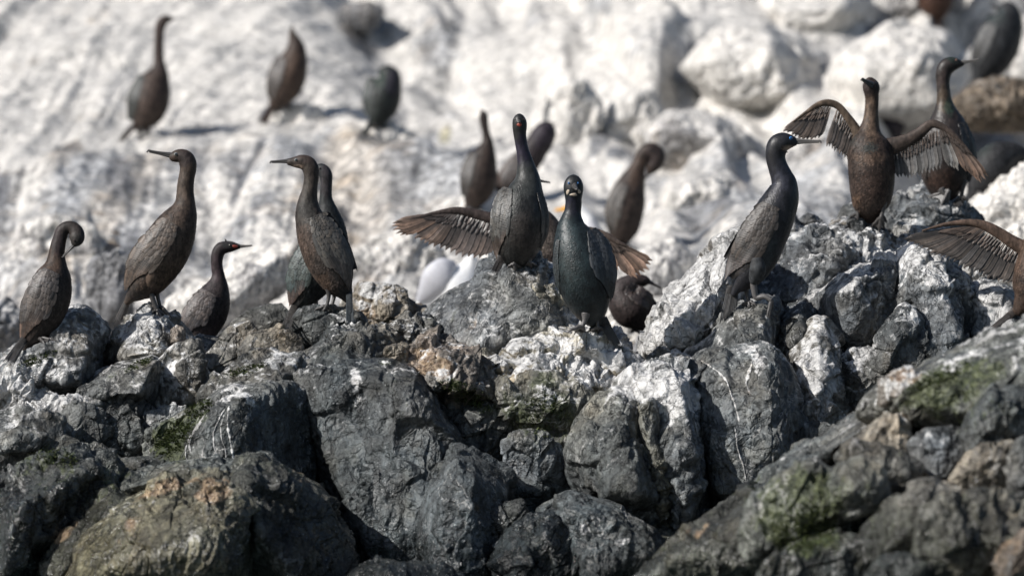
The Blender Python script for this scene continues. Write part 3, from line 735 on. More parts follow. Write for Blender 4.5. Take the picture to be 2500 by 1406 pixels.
crust("mineral_vein", "long thin white vein running down the smooth blue-grey block", [(1712,880),(1750,905),(1775,930),(1795,985),(1805,1030)], 4.2, -.8, "mineral vein")
crust("mineral_vein", "lower thin white vein on the smooth blue-grey block, below the long one", [(1795,1045),(1800,1090),(1812,1130),(1822,1172)], 3.6, -.8, "mineral vein")
crust("guano_drip", "short forked white splash near the top right of the veined block", [(1838,880),(1830,905),(1822,935),(1832,965)], 6.0, -.8, "bird dropping")
for lab, pts, w in [
 ("outermost left white dropping streak on the dark streaked boulder", [(500,1012),(480,1040),(460,1070),(452,1100),(457,1125)], 3.2),
 ("short broken white dropping streak second from the left on the streaked boulder", [(492,1030),(474,1055),(462,1085),(466,1105)], 4.0),
 ("long wavy white dropping streak in the middle of the streaked boulder", [(550,998),(535,1025),(522,1055),(524,1090),(532,1124)], 3.4),
 ("thin white dropping streak just right of the long wavy one", [(548,1010),(538,1040),(540,1070),(550,1095),(552,1122)], 2.4),
 ("wide white dropping streak by the edge of the streaked boulder", [(560,990),(556,1020),(560,1060),(566,1100),(570,1120)], 4.5)]:
    crust("guano_drip", lab, pts, w, -.9, "bird dropping", "white dropping streaks on the dark boulder")

# ------------------------------------------------------------------ bedrock under the ridge: one sheet, wall, crest, gully
def spl(xs, ys, x): return np.interp(x, xs, ys)
def make_bedrock():
    nu, nv = 620, 420
    px = np.linspace(-700, 3200, nu)
    crest = spl([-700,0,200,400,600,750,950,1050,1250,1400,1560,1650,1760,1950,2100,2350,2500,3200],
                [930,960,900,900,900,850,830,850,760,860,960,900,740,700,640,620,740,760], px)
    yc = spl([-700,0,600,1200,1560,1900,2300,3200], [.1,.15,.2,.25,.1,.6,1.0,1.0], px)
    V = np.zeros((nv, nu, 3))
    for j in range(nv):
        v = j / (nv - 1)
        if v < .62:                       # front wall
            t = v / .62
            py = 1560 + (crest - 1560) * t
            Y = (-1.05) * (1 - t) ** .8 + yc * 1.0 * t ** 1.2 - .0
            near = spl([-700,1500,1700,2000,2500,3200], [0,0,.6,1.8,2.2,2.2], px)
            Y = Y - near * (1 - sstep(.0, .8, t)) + .16
        else:                             # crest then down the back into the gully
            t = (v - .62) / .38
            py = crest + 0 * px
            Y = yc + .16 + t * 2.6
            py = crest + 330 * np.sin(min(t * 1.6, 1) * math.pi / 2)
        V[j, :, 0] = (px - 1250) / SPX
        V[j, :, 1] = Y
        V[j, :, 2] = (703 - py) / SPX
    V = V.reshape(-1, 3)
    idx = np.arange(nu * nv).reshape(nv, nu)
    F = np.stack([idx[:-1, :-1], idx[:-1, 1:], idx[1:, 1:], idx[1:, :-1]], -1).reshape(-1, 4)
    N = vnormals(V, F)
    h1, _ = facets(V / .30, 301, .9, 20); h2, _ = facets(V / .12, 302, 1.0, 16)
    d = .13 * h1 + .05 * h2 + .10 * vnoise(V * 2.6, 5) + .03 * vnoise(V * 9, 6) + .012 * ridged(V * 12, 7, 3)
    V = V + N * d[:, None]
    N = vnormals(V, F)
    A = rock_attrs(V, N, 'dark', 900, 0.0, .25)
    ROCK_BVH.append((V.min(0), V.max(0), V, F))
    o = link("bedrock_ground", np_mesh("bedrock_ground", V, F, A), ROCK)
    tag(o, kind="structure")
make_bedrock()

# ------------------------------------------------------------------ the pale cliff behind
def cliff_Y(py):
    return np.interp(py, [-900, -500, 0, 330, 500, 700, 900, 1100], [17.5, 13.2, 9.5, 7.0, 5.6, 4.2, 3.0, 2.2])
CL_BLOBS = [  # px, py, rx, ry, rot, channel (d: dark stone and painted shadow), amount
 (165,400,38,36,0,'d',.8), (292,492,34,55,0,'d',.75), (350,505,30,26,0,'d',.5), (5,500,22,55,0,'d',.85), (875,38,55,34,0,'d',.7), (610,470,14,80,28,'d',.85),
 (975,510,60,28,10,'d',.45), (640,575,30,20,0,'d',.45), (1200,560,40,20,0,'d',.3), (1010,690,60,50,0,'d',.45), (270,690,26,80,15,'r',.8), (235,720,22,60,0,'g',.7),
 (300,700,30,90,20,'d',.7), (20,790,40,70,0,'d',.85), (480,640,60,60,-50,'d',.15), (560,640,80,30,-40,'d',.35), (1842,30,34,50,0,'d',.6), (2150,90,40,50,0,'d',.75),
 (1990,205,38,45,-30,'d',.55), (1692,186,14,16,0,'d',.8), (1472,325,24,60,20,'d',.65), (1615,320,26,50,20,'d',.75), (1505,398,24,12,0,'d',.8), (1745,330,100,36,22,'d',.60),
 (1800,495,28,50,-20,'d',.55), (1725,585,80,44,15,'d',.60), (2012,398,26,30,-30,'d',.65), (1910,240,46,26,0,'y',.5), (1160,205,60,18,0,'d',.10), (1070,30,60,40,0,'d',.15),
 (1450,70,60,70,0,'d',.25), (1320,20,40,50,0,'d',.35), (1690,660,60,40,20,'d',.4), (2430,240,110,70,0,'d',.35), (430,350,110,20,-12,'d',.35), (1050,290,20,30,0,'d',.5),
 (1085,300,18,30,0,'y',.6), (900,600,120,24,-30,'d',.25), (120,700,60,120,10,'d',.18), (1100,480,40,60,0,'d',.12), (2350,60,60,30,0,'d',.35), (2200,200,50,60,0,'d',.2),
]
def make_cliff():
    nu, nv = 1000, 640
    px = np.linspace(-1300, 3800, nu); py = np.concatenate([np.linspace(1080, -60, 500), np.linspace(-64, -900, nv - 500)])
    PX, PY = np.meshgrid(px, py)
    Y = cliff_Y(PY)
    Y = Y + .6 * (PX - 1250) / 2500 * 0
    k = (D0 + Y) / D0 / SPX
    V = np.stack([(PX - 1250) * k, Y, (703 - PY) * k], -1).reshape(-1, 3)
    P2 = np.stack([PX.ravel(), PY.ravel()], 1)
    idx = np.arange(nu * nv).reshape(nv, nu)
    F = np.stack([idx[:-1, :-1], idx[:-1, 1:], idx[1:, 1:], idx[1:, :-1]], -1).reshape(-1, 4)
    N = vnormals(V, F)
    xx = (P2[:, 0] - 1250) / SPX; zz = (703 - P2[:, 1]) / SPX
    left = 1 - sstep(760, 1200, P2[:, 0] - .3 * (P2[:, 1] - 350))
    low = sstep(330, 470, P2[:, 1])
    # diagonal strata upper left, near-vertical drapes lower left, blocks elsewhere
    a = math.radians(47)
    q = xx * math.cos(a) + zz * math.sin(a); r = -xx * math.sin(a) + zz * math.cos(a)
    S1 = np.stack([q * .9, r * 6.0, 0 * q], 1)
    S1[:, 1] += .8 * vnoise(np.stack([q * 1.2, r * 1.5, 0 * q], 1), 3)
    strata = .030 * ridged(S1, 11, 3) + .04 * vnoise(np.stack([q * .8, r * 2.0, 0 * q + 4], 1), 14)
    b = math.radians(74)
    q2 = xx * math.cos(b) + zz * math.sin(b); r2 = -xx * math.sin(b) + zz * math.cos(b)
    drape = .045 * ridged(np.stack([q2 * 1.3, r2 * 4.0, 0 * q2], 1), 21, 3) + .10 * vnoise(np.stack([q2 * 1.2, r2 * 2.5, 0 * q2 + 9], 1), 25)
    W = np.stack([xx, zz * 1.0 + .5 * xx, 0 * xx + .3], 1)
    W = W + .12 * np.stack([vnoise(W * 3, 31), vnoise(W * 3 + 5, 32), 0 * xx], 1)
    h1, e1 = facets(W / .95, 41, 1.0, 22); h2, e2 = facets(W / .30 + 3, 42, 1.0, 14); h3, e3 = facets(W / .13 + 7, 43, 1.0, 12)
    c2b = h2 + .5
    blocks = .50 * h1 + .13 * h2 + .03 * h3 + .012 * ridged(W * 5, 46, 3)
    d = left * ((1 - low) * strata + low * (drape + .25 * blocks)) + (1 - left) * blocks + .05 * fbm(V * 1.6, 50, 3)
    V = V + N * d[:, None]
    N = vnormals(V, F)
    n = len(V)
    alb = np.ones((n, 4)); msk = np.zeros((n, 4))
    warm = sstep(-.25, .5, fbm(S1 * [1, .6, 1] + 3, 61, 3)) * left * (1 - low * .6)
    tone = 1 + .16 * fbm(V * 2.5, 62, 3)
    base = np.array([.36, .36, .36]); wcol = np.array([.56, .47, .36])
    for c in range(3): alb[:, c] = (base[c] * (1 - warm) + wcol[c] * warm) * tone
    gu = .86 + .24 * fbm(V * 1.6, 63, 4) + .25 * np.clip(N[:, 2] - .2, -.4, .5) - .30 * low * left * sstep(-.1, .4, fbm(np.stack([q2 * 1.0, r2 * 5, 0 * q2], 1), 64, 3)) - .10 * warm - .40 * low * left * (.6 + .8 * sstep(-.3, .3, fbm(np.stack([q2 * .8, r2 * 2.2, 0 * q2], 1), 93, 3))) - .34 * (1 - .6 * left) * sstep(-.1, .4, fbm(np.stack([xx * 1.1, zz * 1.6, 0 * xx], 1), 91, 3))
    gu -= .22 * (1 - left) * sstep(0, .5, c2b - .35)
    al = np.zeros(n); ru = np.zeros(n) + .12 * warm
    wob = fbm(np.stack([xx * 7, zz * 7, 0 * xx], 1), 70, 3)
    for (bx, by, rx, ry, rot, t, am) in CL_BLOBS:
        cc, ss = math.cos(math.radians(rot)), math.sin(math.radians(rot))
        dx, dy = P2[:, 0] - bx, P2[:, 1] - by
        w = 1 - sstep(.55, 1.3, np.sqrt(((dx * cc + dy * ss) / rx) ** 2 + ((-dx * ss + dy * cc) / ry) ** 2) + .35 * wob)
        if t == 'd':  # dark stone, plus rock shadow painted in as darker albedo and less guano
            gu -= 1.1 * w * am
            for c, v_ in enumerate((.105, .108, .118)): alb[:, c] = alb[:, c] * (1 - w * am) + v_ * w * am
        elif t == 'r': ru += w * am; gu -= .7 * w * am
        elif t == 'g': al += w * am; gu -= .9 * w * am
        elif t == 'y':
            gu -= .5 * w * am
            for c, v_ in enumerate((.42, .38, .22)): alb[:, c] = alb[:, c] * (1 - w * am) + v_ * w * am
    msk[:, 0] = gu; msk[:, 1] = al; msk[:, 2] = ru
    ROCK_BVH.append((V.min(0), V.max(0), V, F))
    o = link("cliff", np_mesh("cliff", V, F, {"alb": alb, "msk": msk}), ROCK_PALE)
    tag(o, kind="structure")
make_cliff()

# individual rocks lying on the pale slope, far behind, out of focus
PB = dict(kindname='boulder', blobs=False, gtop=.12, group="pale rocks on the slope behind the birds")
def far(label, o, dY=0.0, sty='white', thick=.6, ridge=None, sharp=26, ruff=.9):
    py = np.array(o, float)[:, 1].max() - 10
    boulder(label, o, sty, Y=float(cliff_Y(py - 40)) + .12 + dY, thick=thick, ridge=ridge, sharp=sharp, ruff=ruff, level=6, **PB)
W1 = ((.42, .405, .38), .82, .0, .06, .0)
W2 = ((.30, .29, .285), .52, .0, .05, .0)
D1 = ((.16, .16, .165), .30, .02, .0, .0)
far("large pale rounded rock at the top, right of centre", [(1850,20),(1900,-40),(2020,-60),(2100,-20),(2125,60),(2080,125),(1960,130),(1880,90)], sty=W1, ridge=[(1900,30,-.5),(2050,20,-.55),(2060,100,-.35),(1930,100,-.45)])
far("big sloping white rock above the blue-eyed cormorant", [(1680,170),(1760,80),(1870,60),(1960,130),(2010,190),(1990,260),(1880,300),(1770,270)], sty=W1, ridge=[(1760,150,-.45),(1880,110,-.45),(1920,220,-.5),(1800,240,-.4)])
far("pale broad rock behind the two right-hand standing cormorants", [(2010,230),(2060,150),(2180,70),(2300,80),(2360,160),(2380,270),(2260,320),(2100,320),(2030,300)], sty=W1, ridge=[(2100,180,-.5),(2250,140,-.5),(2300,250,-.5),(2120,280,-.4)])
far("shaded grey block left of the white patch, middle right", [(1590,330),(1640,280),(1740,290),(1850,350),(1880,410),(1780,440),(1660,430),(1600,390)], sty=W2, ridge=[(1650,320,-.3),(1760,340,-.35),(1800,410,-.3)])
far("white boulder above the bright slope in the centre", [(1480,310),(1510,250),(1580,235),(1620,280),(1600,350),(1540,390),(1480,380)], sty=W1)
far("long white rock left of the dark valley in the centre", [(1300,312),(1344,240),(1414,205),(1462,255),(1450,340),(1400,400),(1320,400)], sty=W1)
far("white rock with a grey right side behind the blue-eyed cormorant", [(1610,500),(1640,440),(1710,425),(1780,440),(1820,500),(1800,560),(1700,570),(1620,560)], sty=W1, ridge=[(1650,470,-.3),(1750,460,-.35),(1760,540,-.3),(1660,540,-.3)])
far("bright rock in the gap between the blue-eyed and winged cormorants", [(1930,520),(1950,450),(2010,425),(2070,450),(2080,530),(2040,590),(1960,590)], sty=W1)
far("pale tilted rock with a dark notch, right of centre", [(1910,430),(1930,370),(2000,340),(2060,380),(2060,440),(2000,460)], sty=W2)
far("dark shadowed stone in the hollow behind the blue-eyed cormorant", [(1660,620),(1690,560),(1760,550),(1800,600),(1780,660),(1700,670)], sty=D1)
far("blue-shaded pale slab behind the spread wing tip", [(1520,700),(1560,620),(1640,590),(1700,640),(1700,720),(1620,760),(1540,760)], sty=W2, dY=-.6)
far("low white slab behind the green-black cormorant's tail", [(1440,790),(1470,720),(1540,730),(1620,770),(1640,830),(1560,870),(1470,850)], sty=W1, dY=-1.2)
far("grey-brown rock in the notch behind the ridge", [(1560,860),(1580,790),(1630,770),(1680,800),(1680,880),(1600,910)], sty=D1, dY=-1.6)
far("square dark grey rock high on the left slope, above the preening bird", [(138,425),(150,375),(185,362),(205,400),(195,432),(160,440)], sty=D1, thick=.3, dY=.05)
far("dark grey upright block left of the tall cormorant", [(268,540),(275,470),(300,448),(322,480),(325,530),(300,552)], sty=D1, thick=.3)
far("blurred grey rock high on the slope, above the hunched green bird", [(822,55),(840,15),(890,8),(930,25),(915,60),(870,80)], sty=D1, thick=.4)
far("grey striped slab rising behind the small red-faced cormorant", [(330,850),(430,740),(560,650),(700,600),(720,660),(620,760),(480,860)], sty=W2, dY=-.7, thick=.5)
far("dark cleft rock behind the tall left-facing cormorant", [(215,760),(235,650),(285,610),(320,660),(320,800),(250,860)], sty=D1, dY=-.5, thick=.4)
far("dark rock at the left edge behind the preening cormorant", [(-60,860),(-40,760),(20,735),(55,790),(50,880)], sty=D1, dY=-.8, thick=.4)
far("pale outcrop behind the left cormorants, under the dark block", [(30,650),(60,560),(140,530),(220,560),(240,650),(180,720),(70,730)], sty=W2, dY=-.1, thick=.5)
far("pale ledge the brown hunched cormorant stands on", [(640,300),(690,262),(780,275),(820,320),(780,370),(680,380)], sty=W1, thick=.5)
far("white ledge below the hunched green cormorant", [(850,330),(880,300),(960,305),(1020,350),(1000,420),(900,430)], sty=W1, thick=.5)
far("white ridge between the cormorant pair and the spread wing", [(880,480),(930,420),(1030,400),(1110,440),(1130,500),(1040,540),(920,540)], sty=W1, thick=.5)
far("pale weathered rock right of the cormorant pair", [(860,680),(900,600),(990,570),(1060,620),(1060,700),(980,740),(880,740)], sty=W2, dY=-.4, thick=.5)
far("big pale rough boulder at the right edge behind the flapping wing", [(2330,560),(2370,480),(2440,410),(2520,370),(2640,370),(2680,560),(2560,640),(2400,620)], sty=W1, dY=-1.9, ridge=[(2400,500,-.3),(2500,430,-.3),(2560,560,-.4),(2420,580,-.3)], ruff=1.0)
far("small white rock at the right edge under the big pale boulder", [(2440,640),(2470,570),(2530,530),(2620,560),(2620,680),(2500,690)], sty=W1, dY=-2.4, thick=.5)
far("pale rock at the top edge above the pale broad rock", [(2120,20),(2160,-60),(2280,-80),(2340,-20),(2320,50),(2220,80),(2150,70)], sty=W2)
far("pale rock at the right edge behind the large dark cormorant", [(2440,180),(2470,60),(2560,20),(2640,80),(2640,220),(2520,260)], sty=W1)

# sea far below the ridge
me = np_mesh("sea_water", np.array([(-60., -60., -2.0), (60., -60., -2.0), (60., 60., -2.0), (-60., 60., -2.0)]), np.array([[0, 1, 2, 3]]), smooth=False)
m, nt, bs = new_mat("sea_water"); g = NG(nt)
bs.inputs["Base Color"].default_value = rgb(.01, .03, .035); bs.inputs["Roughness"].default_value = .12
geo = g.n("ShaderNodeNewGeometry"); nt.links.new(g.bump(g.noise(geo.outputs["Position"], 1.5, 6), .6, .15), bs.inputs["Normal"])
tag(link("sea_water", me, m), kind="structure")

# living cushions of algae: short blades standing on the rock
def moss(spots, seed):
    rr = random.Random(seed); V, F, A = [], [], []
    for (cx, cy, rx, ry, rot, n, dflt) in spots:
        c, s_ = math.cos(math.radians(rot)), math.sin(math.radians(rot))
        for i in range(n):
            a, r = rr.uniform(0, 6.283), math.sqrt(rr.random()) * rr.uniform(.6, 1.1)
            x, y = rx * r * math.cos(a), ry * r * math.sin(a)
            px, py = cx + x * c - y * s_, cy + x * s_ + y * c
            if vnoise(np.array([[px / 14., py / 14., seed]]), 3)[0] < -.12: continue
            Y = surface_Y(px, py, None, -4, 3)
            if Y is None: continue
            p = at(px, py, Y + .004)
            for q in range(3):
                az = rr.uniform(-2.4, 2.4); L = rr.uniform(.006, .017)
                d = np.array([math.sin(az) * .6, -abs(math.cos(az)) * .5 - .2, rr.uniform(-.1, .9)]); d /= np.linalg.norm(d)
                w = np.cross(d, [rr.uniform(-1, 1), 0, rr.uniform(-1, 1)]); w = w / (np.linalg.norm(w) + 1e-6) * rr.uniform(.0012, .0028)
                o = len(V); t = rr.uniform(.5, 1.6); col = [.045 * t, .060 * t, .014 * t, 1]
                V += [p - w, p + w, p + d * L * .6 + w * .8, p + d * L * .6 - w * .8, p + d * L]; A += [col] * 5
                F += [[o, o + 1, o + 2], [o, o + 2, o + 3], [o + 3, o + 2, o + 4]]
    V = np.array(V); org = V.mean(0)
    ob = link("green_algae", np_mesh("green_algae", V - org, np.array(F), {"alb": np.array(A)}), MOSS, loc=org)
    tag(ob, kind="stuff")
MOSS, nt, bs = new_mat("green_algae"); g = NG(nt)
nt.links.new(g.attr("alb").outputs["Color"], bs.inputs["Base Color"]); bs.inputs["Roughness"].default_value = .7
moss([(425, 1070, 62, 34, -42, 1500, -.7), (485, 1000, 40, 22, -35, 500, -.5), (90, 878, 50, 14, -20, 250, -.2), (340, 890, 40, 12, -25, 200, -.2),
      (1140, 965, 80, 26, 28, 900, -.6), (1330, 1010, 60, 60, 40, 900, -.8), (600, 905, 60, 12, -15, 250, -.4), (1960, 1290, 80, 55, -20, 1300, -2.8), (2290, 925, 90, 18, -22, 400, -2.4), (140, 1120, 60, 24, 10, 300, -.8)], 5)
# ------------------------------------------------------------------ plumage, bill, skin materials
def make_plumage(name, rough=.58, spec=.25, bk=.40, lo=.42, a1=.65, a2=.50):
    m, nt, bs = new_mat(name); g = NG(nt)
    tc = g.n("ShaderNodeTexCoord"); P = tc.outputs["Object"]
    alb = g.attr("alb").outputs["Color"]
    n1 = g.noise(g.map(P, (1, 1, .45)), 80.0, 3, .6); n2 = g.noise(P, 24.0, 5, .65)
    vo = g.n("ShaderNodeTexVoronoi"); vo.inputs["Scale"].default_value = 95.0; nt.links.new(g.map(P, (1, 1, .6)), vo.inputs["Vector"])
    val = g.math('ADD', lo, g.math('ADD', g.math('MULTIPLY', g.ramp(n1, .36, .64), a1), g.math('MULTIPLY', g.ramp(n2, .36, .64), a2)))
    sc = g.n("ShaderNodeVectorMath", operation='SCALE'); nt.links.new(alb, sc.inputs[0]); nt.links.new(val, sc.inputs["Scale"])
    base = sc.outputs[0]
    nt.links.new(base, bs.inputs["Base Color"])
    bs.inputs["Roughness"].default_value = rough
    bs.inputs["Specular IOR Level"].default_value = spec
    bs.inputs["Sheen Weight"].default_value = .03
    bs.inputs["Sheen Roughness"].default_value = .4
    bs.inputs["Sheen Tint"].default_value = rgb(.6, .55, .5)
    h = g.math('ADD', g.math('MULTIPLY', n1, .8), g.math('MULTIPLY', vo.outputs["Distance"], .9))
    nt.links.new(g.bump(h, bk, .0016), bs.inputs["Normal"])
    return m

def make_feather(name, eg=.75, mul=1.0):
    m, nt, bs = new_mat(name); g = NG(nt)
    alb = g.attr("alb").outputs["Color"]
    uv = g.n("ShaderNodeUVMap"); sp = g.n("ShaderNodeSeparateXYZ"); nt.links.new(uv.outputs[0], sp.inputs[0])
    u = g.math('ABSOLUTE', g.math('SUBTRACT', sp.outputs[0], .5))            # 0 shaft .. .5 edge
    edge = g.ramp(u, .30, .48); shaft = g.math('SUBTRACT', 1.0, g.ramp(u, .02, .09))
    tc = g.n("ShaderNodeTexCoord"); n1 = g.noise(tc.outputs["Object"], 60.0, 4, .6)
    val = g.math('ADD', .60 * mul, g.math('ADD', g.math('MULTIPLY', g.ramp(n1, .3, .7), .5), g.math('MULTIPLY', edge, eg)))
    val = g.math('SUBTRACT', val, g.math('MULTIPLY', shaft, .35))
    sc = g.n("ShaderNodeVectorMath", operation='SCALE'); nt.links.new(alb, sc.inputs[0]); nt.links.new(val, sc.inputs["Scale"])
    nt.links.new(sc.outputs[0], bs.inputs["Base Color"])
    bs.inputs["Roughness"].default_value = .52
    wv = g.n("ShaderNodeTexWave", wave_type='BANDS', bands_direction='DIAGONAL'); wv.inputs["Scale"].default_value = 60.0; wv.inputs["Distortion"].default_value = 2.0
    nt.links.new(tc.outputs["Object"], wv.inputs["Vector"])
    nt.links.new(g.bump(wv.outputs["Fac"], .25, .001), bs.inputs["Normal"])
    return m

def flat_mat(name, col, rough=.5, noise=.3, scale=80, bump=.3, coat=0.0):
    m, nt, bs = new_mat(name); g = NG(nt)
    tc = g.n("ShaderNodeTexCoord"); n1 = g.noise(tc.outputs["Object"], scale, 4, .6)
    nt.links.new(g.mix(n1, rgb(*[c * (1 - noise) for c in col]), rgb(*[min(1, c * (1 + noise)) for c in col])), bs.inputs["Base Color"])
    bs.inputs["Roughness"].default_value = rough; bs.inputs["Coat Weight"].default_value = coat
    nt.links.new(g.bump(n1, bump, .002), bs.inputs["Normal"])
    return m

PLUM = make_plumage("body_plumage"); PLUM_GLOSS = make_plumage("glossy_plumage", .46, .34, .30, .45, .45, .65)
FEATH = make_feather("flight_feathers"); FEATH_COV = make_feather("covert_feathers", -.60, 1.45)
BILL_DARK = flat_mat("dark_bill_horn", (.045, .042, .040), .38)
BILL_GREY = flat_mat("grey_bill_horn", (.13, .12, .11), .38)
SKIN = flat_mat("black_leg_skin", (.050, .046, .044), .42, scale=160, bump=.8)
SKIN_GREY = flat_mat("grey_foot_skin", (.085, .080, .078), .45, scale=160, bump=.8)
EYE_BLUE = flat_mat("blue_eye", (.03, .16, .42), .06, .2, coat=1.0); EYE_PALE = flat_mat("pale_eye", (.20, .21, .20), .08, .2, coat=1.0)
EYE_DARK = flat_mat("dark_eye", (.035, .02, .015), .06, .2, coat=1.0); PUPIL = flat_mat("pupil", (.002, .002, .002), .05, 0, coat=1.0)
RED = flat_mat("red_face_skin", (.26, .050, .032), .5); BUFF = flat_mat("buff_throat_skin", (.40, .33, .26), .6, scale=150)
YELLOW = flat_mat("yellow_bill", (.80, .38, .03), .4); GULLWHITE = flat_mat("white_plumage", (.82, .81, .79), .6); GULLGREY = flat_mat("grey_mantle", (.46, .46, .49), .6)

# ------------------------------------------------------------------ lofting
def catmull(S, step=3.0):
    S = np.asarray(S, float); out = []
    n = len(S)
    for i in range(n - 1):
        p0 = S[max(i - 1, 0)]; p1 = S[i]; p2 = S[i + 1]; p3 = S[min(i + 2, n - 1)]
        L = np.linalg.norm((p2 - p1)[[0, 1, 3]]) if S.shape[1] > 3 else np.linalg.norm(p2 - p1)
        k = max(2, int(L / step))
        for j in range(k):
            t = j / k
            out.append(.5 * ((2 * p1) + (-p0 + p2) * t + (2 * p0 - 5 * p1 + 4 * p2 - p3) * t * t + (-p0 + 3 * p1 - 3 * p2 + p3) * t ** 3))
    out.append(S[-1]); return np.array(out)

def loft(stations, Y, nr=32, step=3.0, rough=0.0, seed=0, org=None):
    """stations (px, py, half width, depth offset px, half depth px) -> V, F, path"""
    S = catmull(stations, step)
    k = kf(Y)
    C = np.stack([(S[:, 0] - 1250) * k, Y + S[:, 3] * k, (703 - S[:, 1]) * k], 1)
    T = np.gradient(C, axis=0); T /= np.linalg.norm(T, axis=1, keepdims=True) + 1e-9
    Pv = np.cross(T, [0, 1, 0]); L = np.linalg.norm(Pv, axis=1, keepdims=True)
    Pv = np.where(L > .25, Pv / (L + 1e-9), [[1.0, 0, 0]])
    Pv = Pv - T * np.sum(Pv * T, 1, keepdims=True); Pv /= np.linalg.norm(Pv, axis=1, keepdims=True) + 1e-9
    for i in range(1, len(Pv)):
        if np.dot(Pv[i], Pv[i - 1]) < 0: Pv[i] *= -1
    Q = np.cross(T, Pv)
    th = np.linspace(0, 2 * math.pi, nr, endpoint=False)
    w = np.maximum(S[:, 2], .3) * k; d = np.maximum(S[:, 4], .3) * k
    V = C[:, None, :] + (w[:, None] * np.cos(th))[..., None] * Pv[:, None, :] + (d[:, None] * np.sin(th))[..., None] * Q[:, None, :]
    m = len(S); V = V.reshape(-1, 3)
    if rough:
        dirs = V - np.repeat(C, nr, 0); dirs /= np.linalg.norm(dirs, axis=1, keepdims=True) + 1e-9
        nz = vnoise(V * [55, 55, 38], seed) * .45 + vnoise(V * [120, 120, 80], seed + 1) * .25 + 1.3 * vnoise(V * 14, seed + 2)
        V = V + dirs * (nz * rough * (.6 if rough < .7 else 1) * k * np.repeat(np.minimum(S[:, 2] / 20, 1), nr))[:, None]
    i0 = np.arange(m - 1)[:, None] * nr; j0 = np.arange(nr)[None, :]; j1 = (j0 + 1) % nr
    F = np.stack([i0 + j0, i0 + j1, i0 + nr + j1, i0 + nr + j0], -1).reshape(-1, 4)
    a, b = len(V), len(V) + 1
    V = np.vstack([V, C[0] - T[0] * w[0] * .3, C[-1] + T[-1] * w[-1] * .3])
    jj = np.arange(nr); ja = (jj + 1) % nr
    F = np.vstack([F, np.stack([np.full(nr, a), ja, jj, jj], -1)[:, [0, 1, 2, 2]], np.stack([np.full(nr, b), (m - 1) * nr + jj, (m - 1) * nr + ja, (m - 1) * nr + ja], -1)])
    return V, F, S

def tri_quads(F):
    """split a mixed array of quads / degenerate quads into clean triangles"""
    t1 = F[:, [0, 1, 2]]; t2 = F[:, [0, 2, 3]]
    T = np.vstack([t1, t2])
    ok = (T[:, 0] != T[:, 1]) & (T[:, 1] != T[:, 2]) & (T[:, 0] != T[:, 2])
    return T[ok]

def outward(V, F):
    F = tri_quads(F)
    a, b, c = V[F[:, 0]], V[F[:, 1]], V[F[:, 2]]
    if np.sum(np.einsum('ij,ij->i', a - V.mean(0), np.cross(b - a, c - a))) < 0: F = F[:, ::-1]
    return F

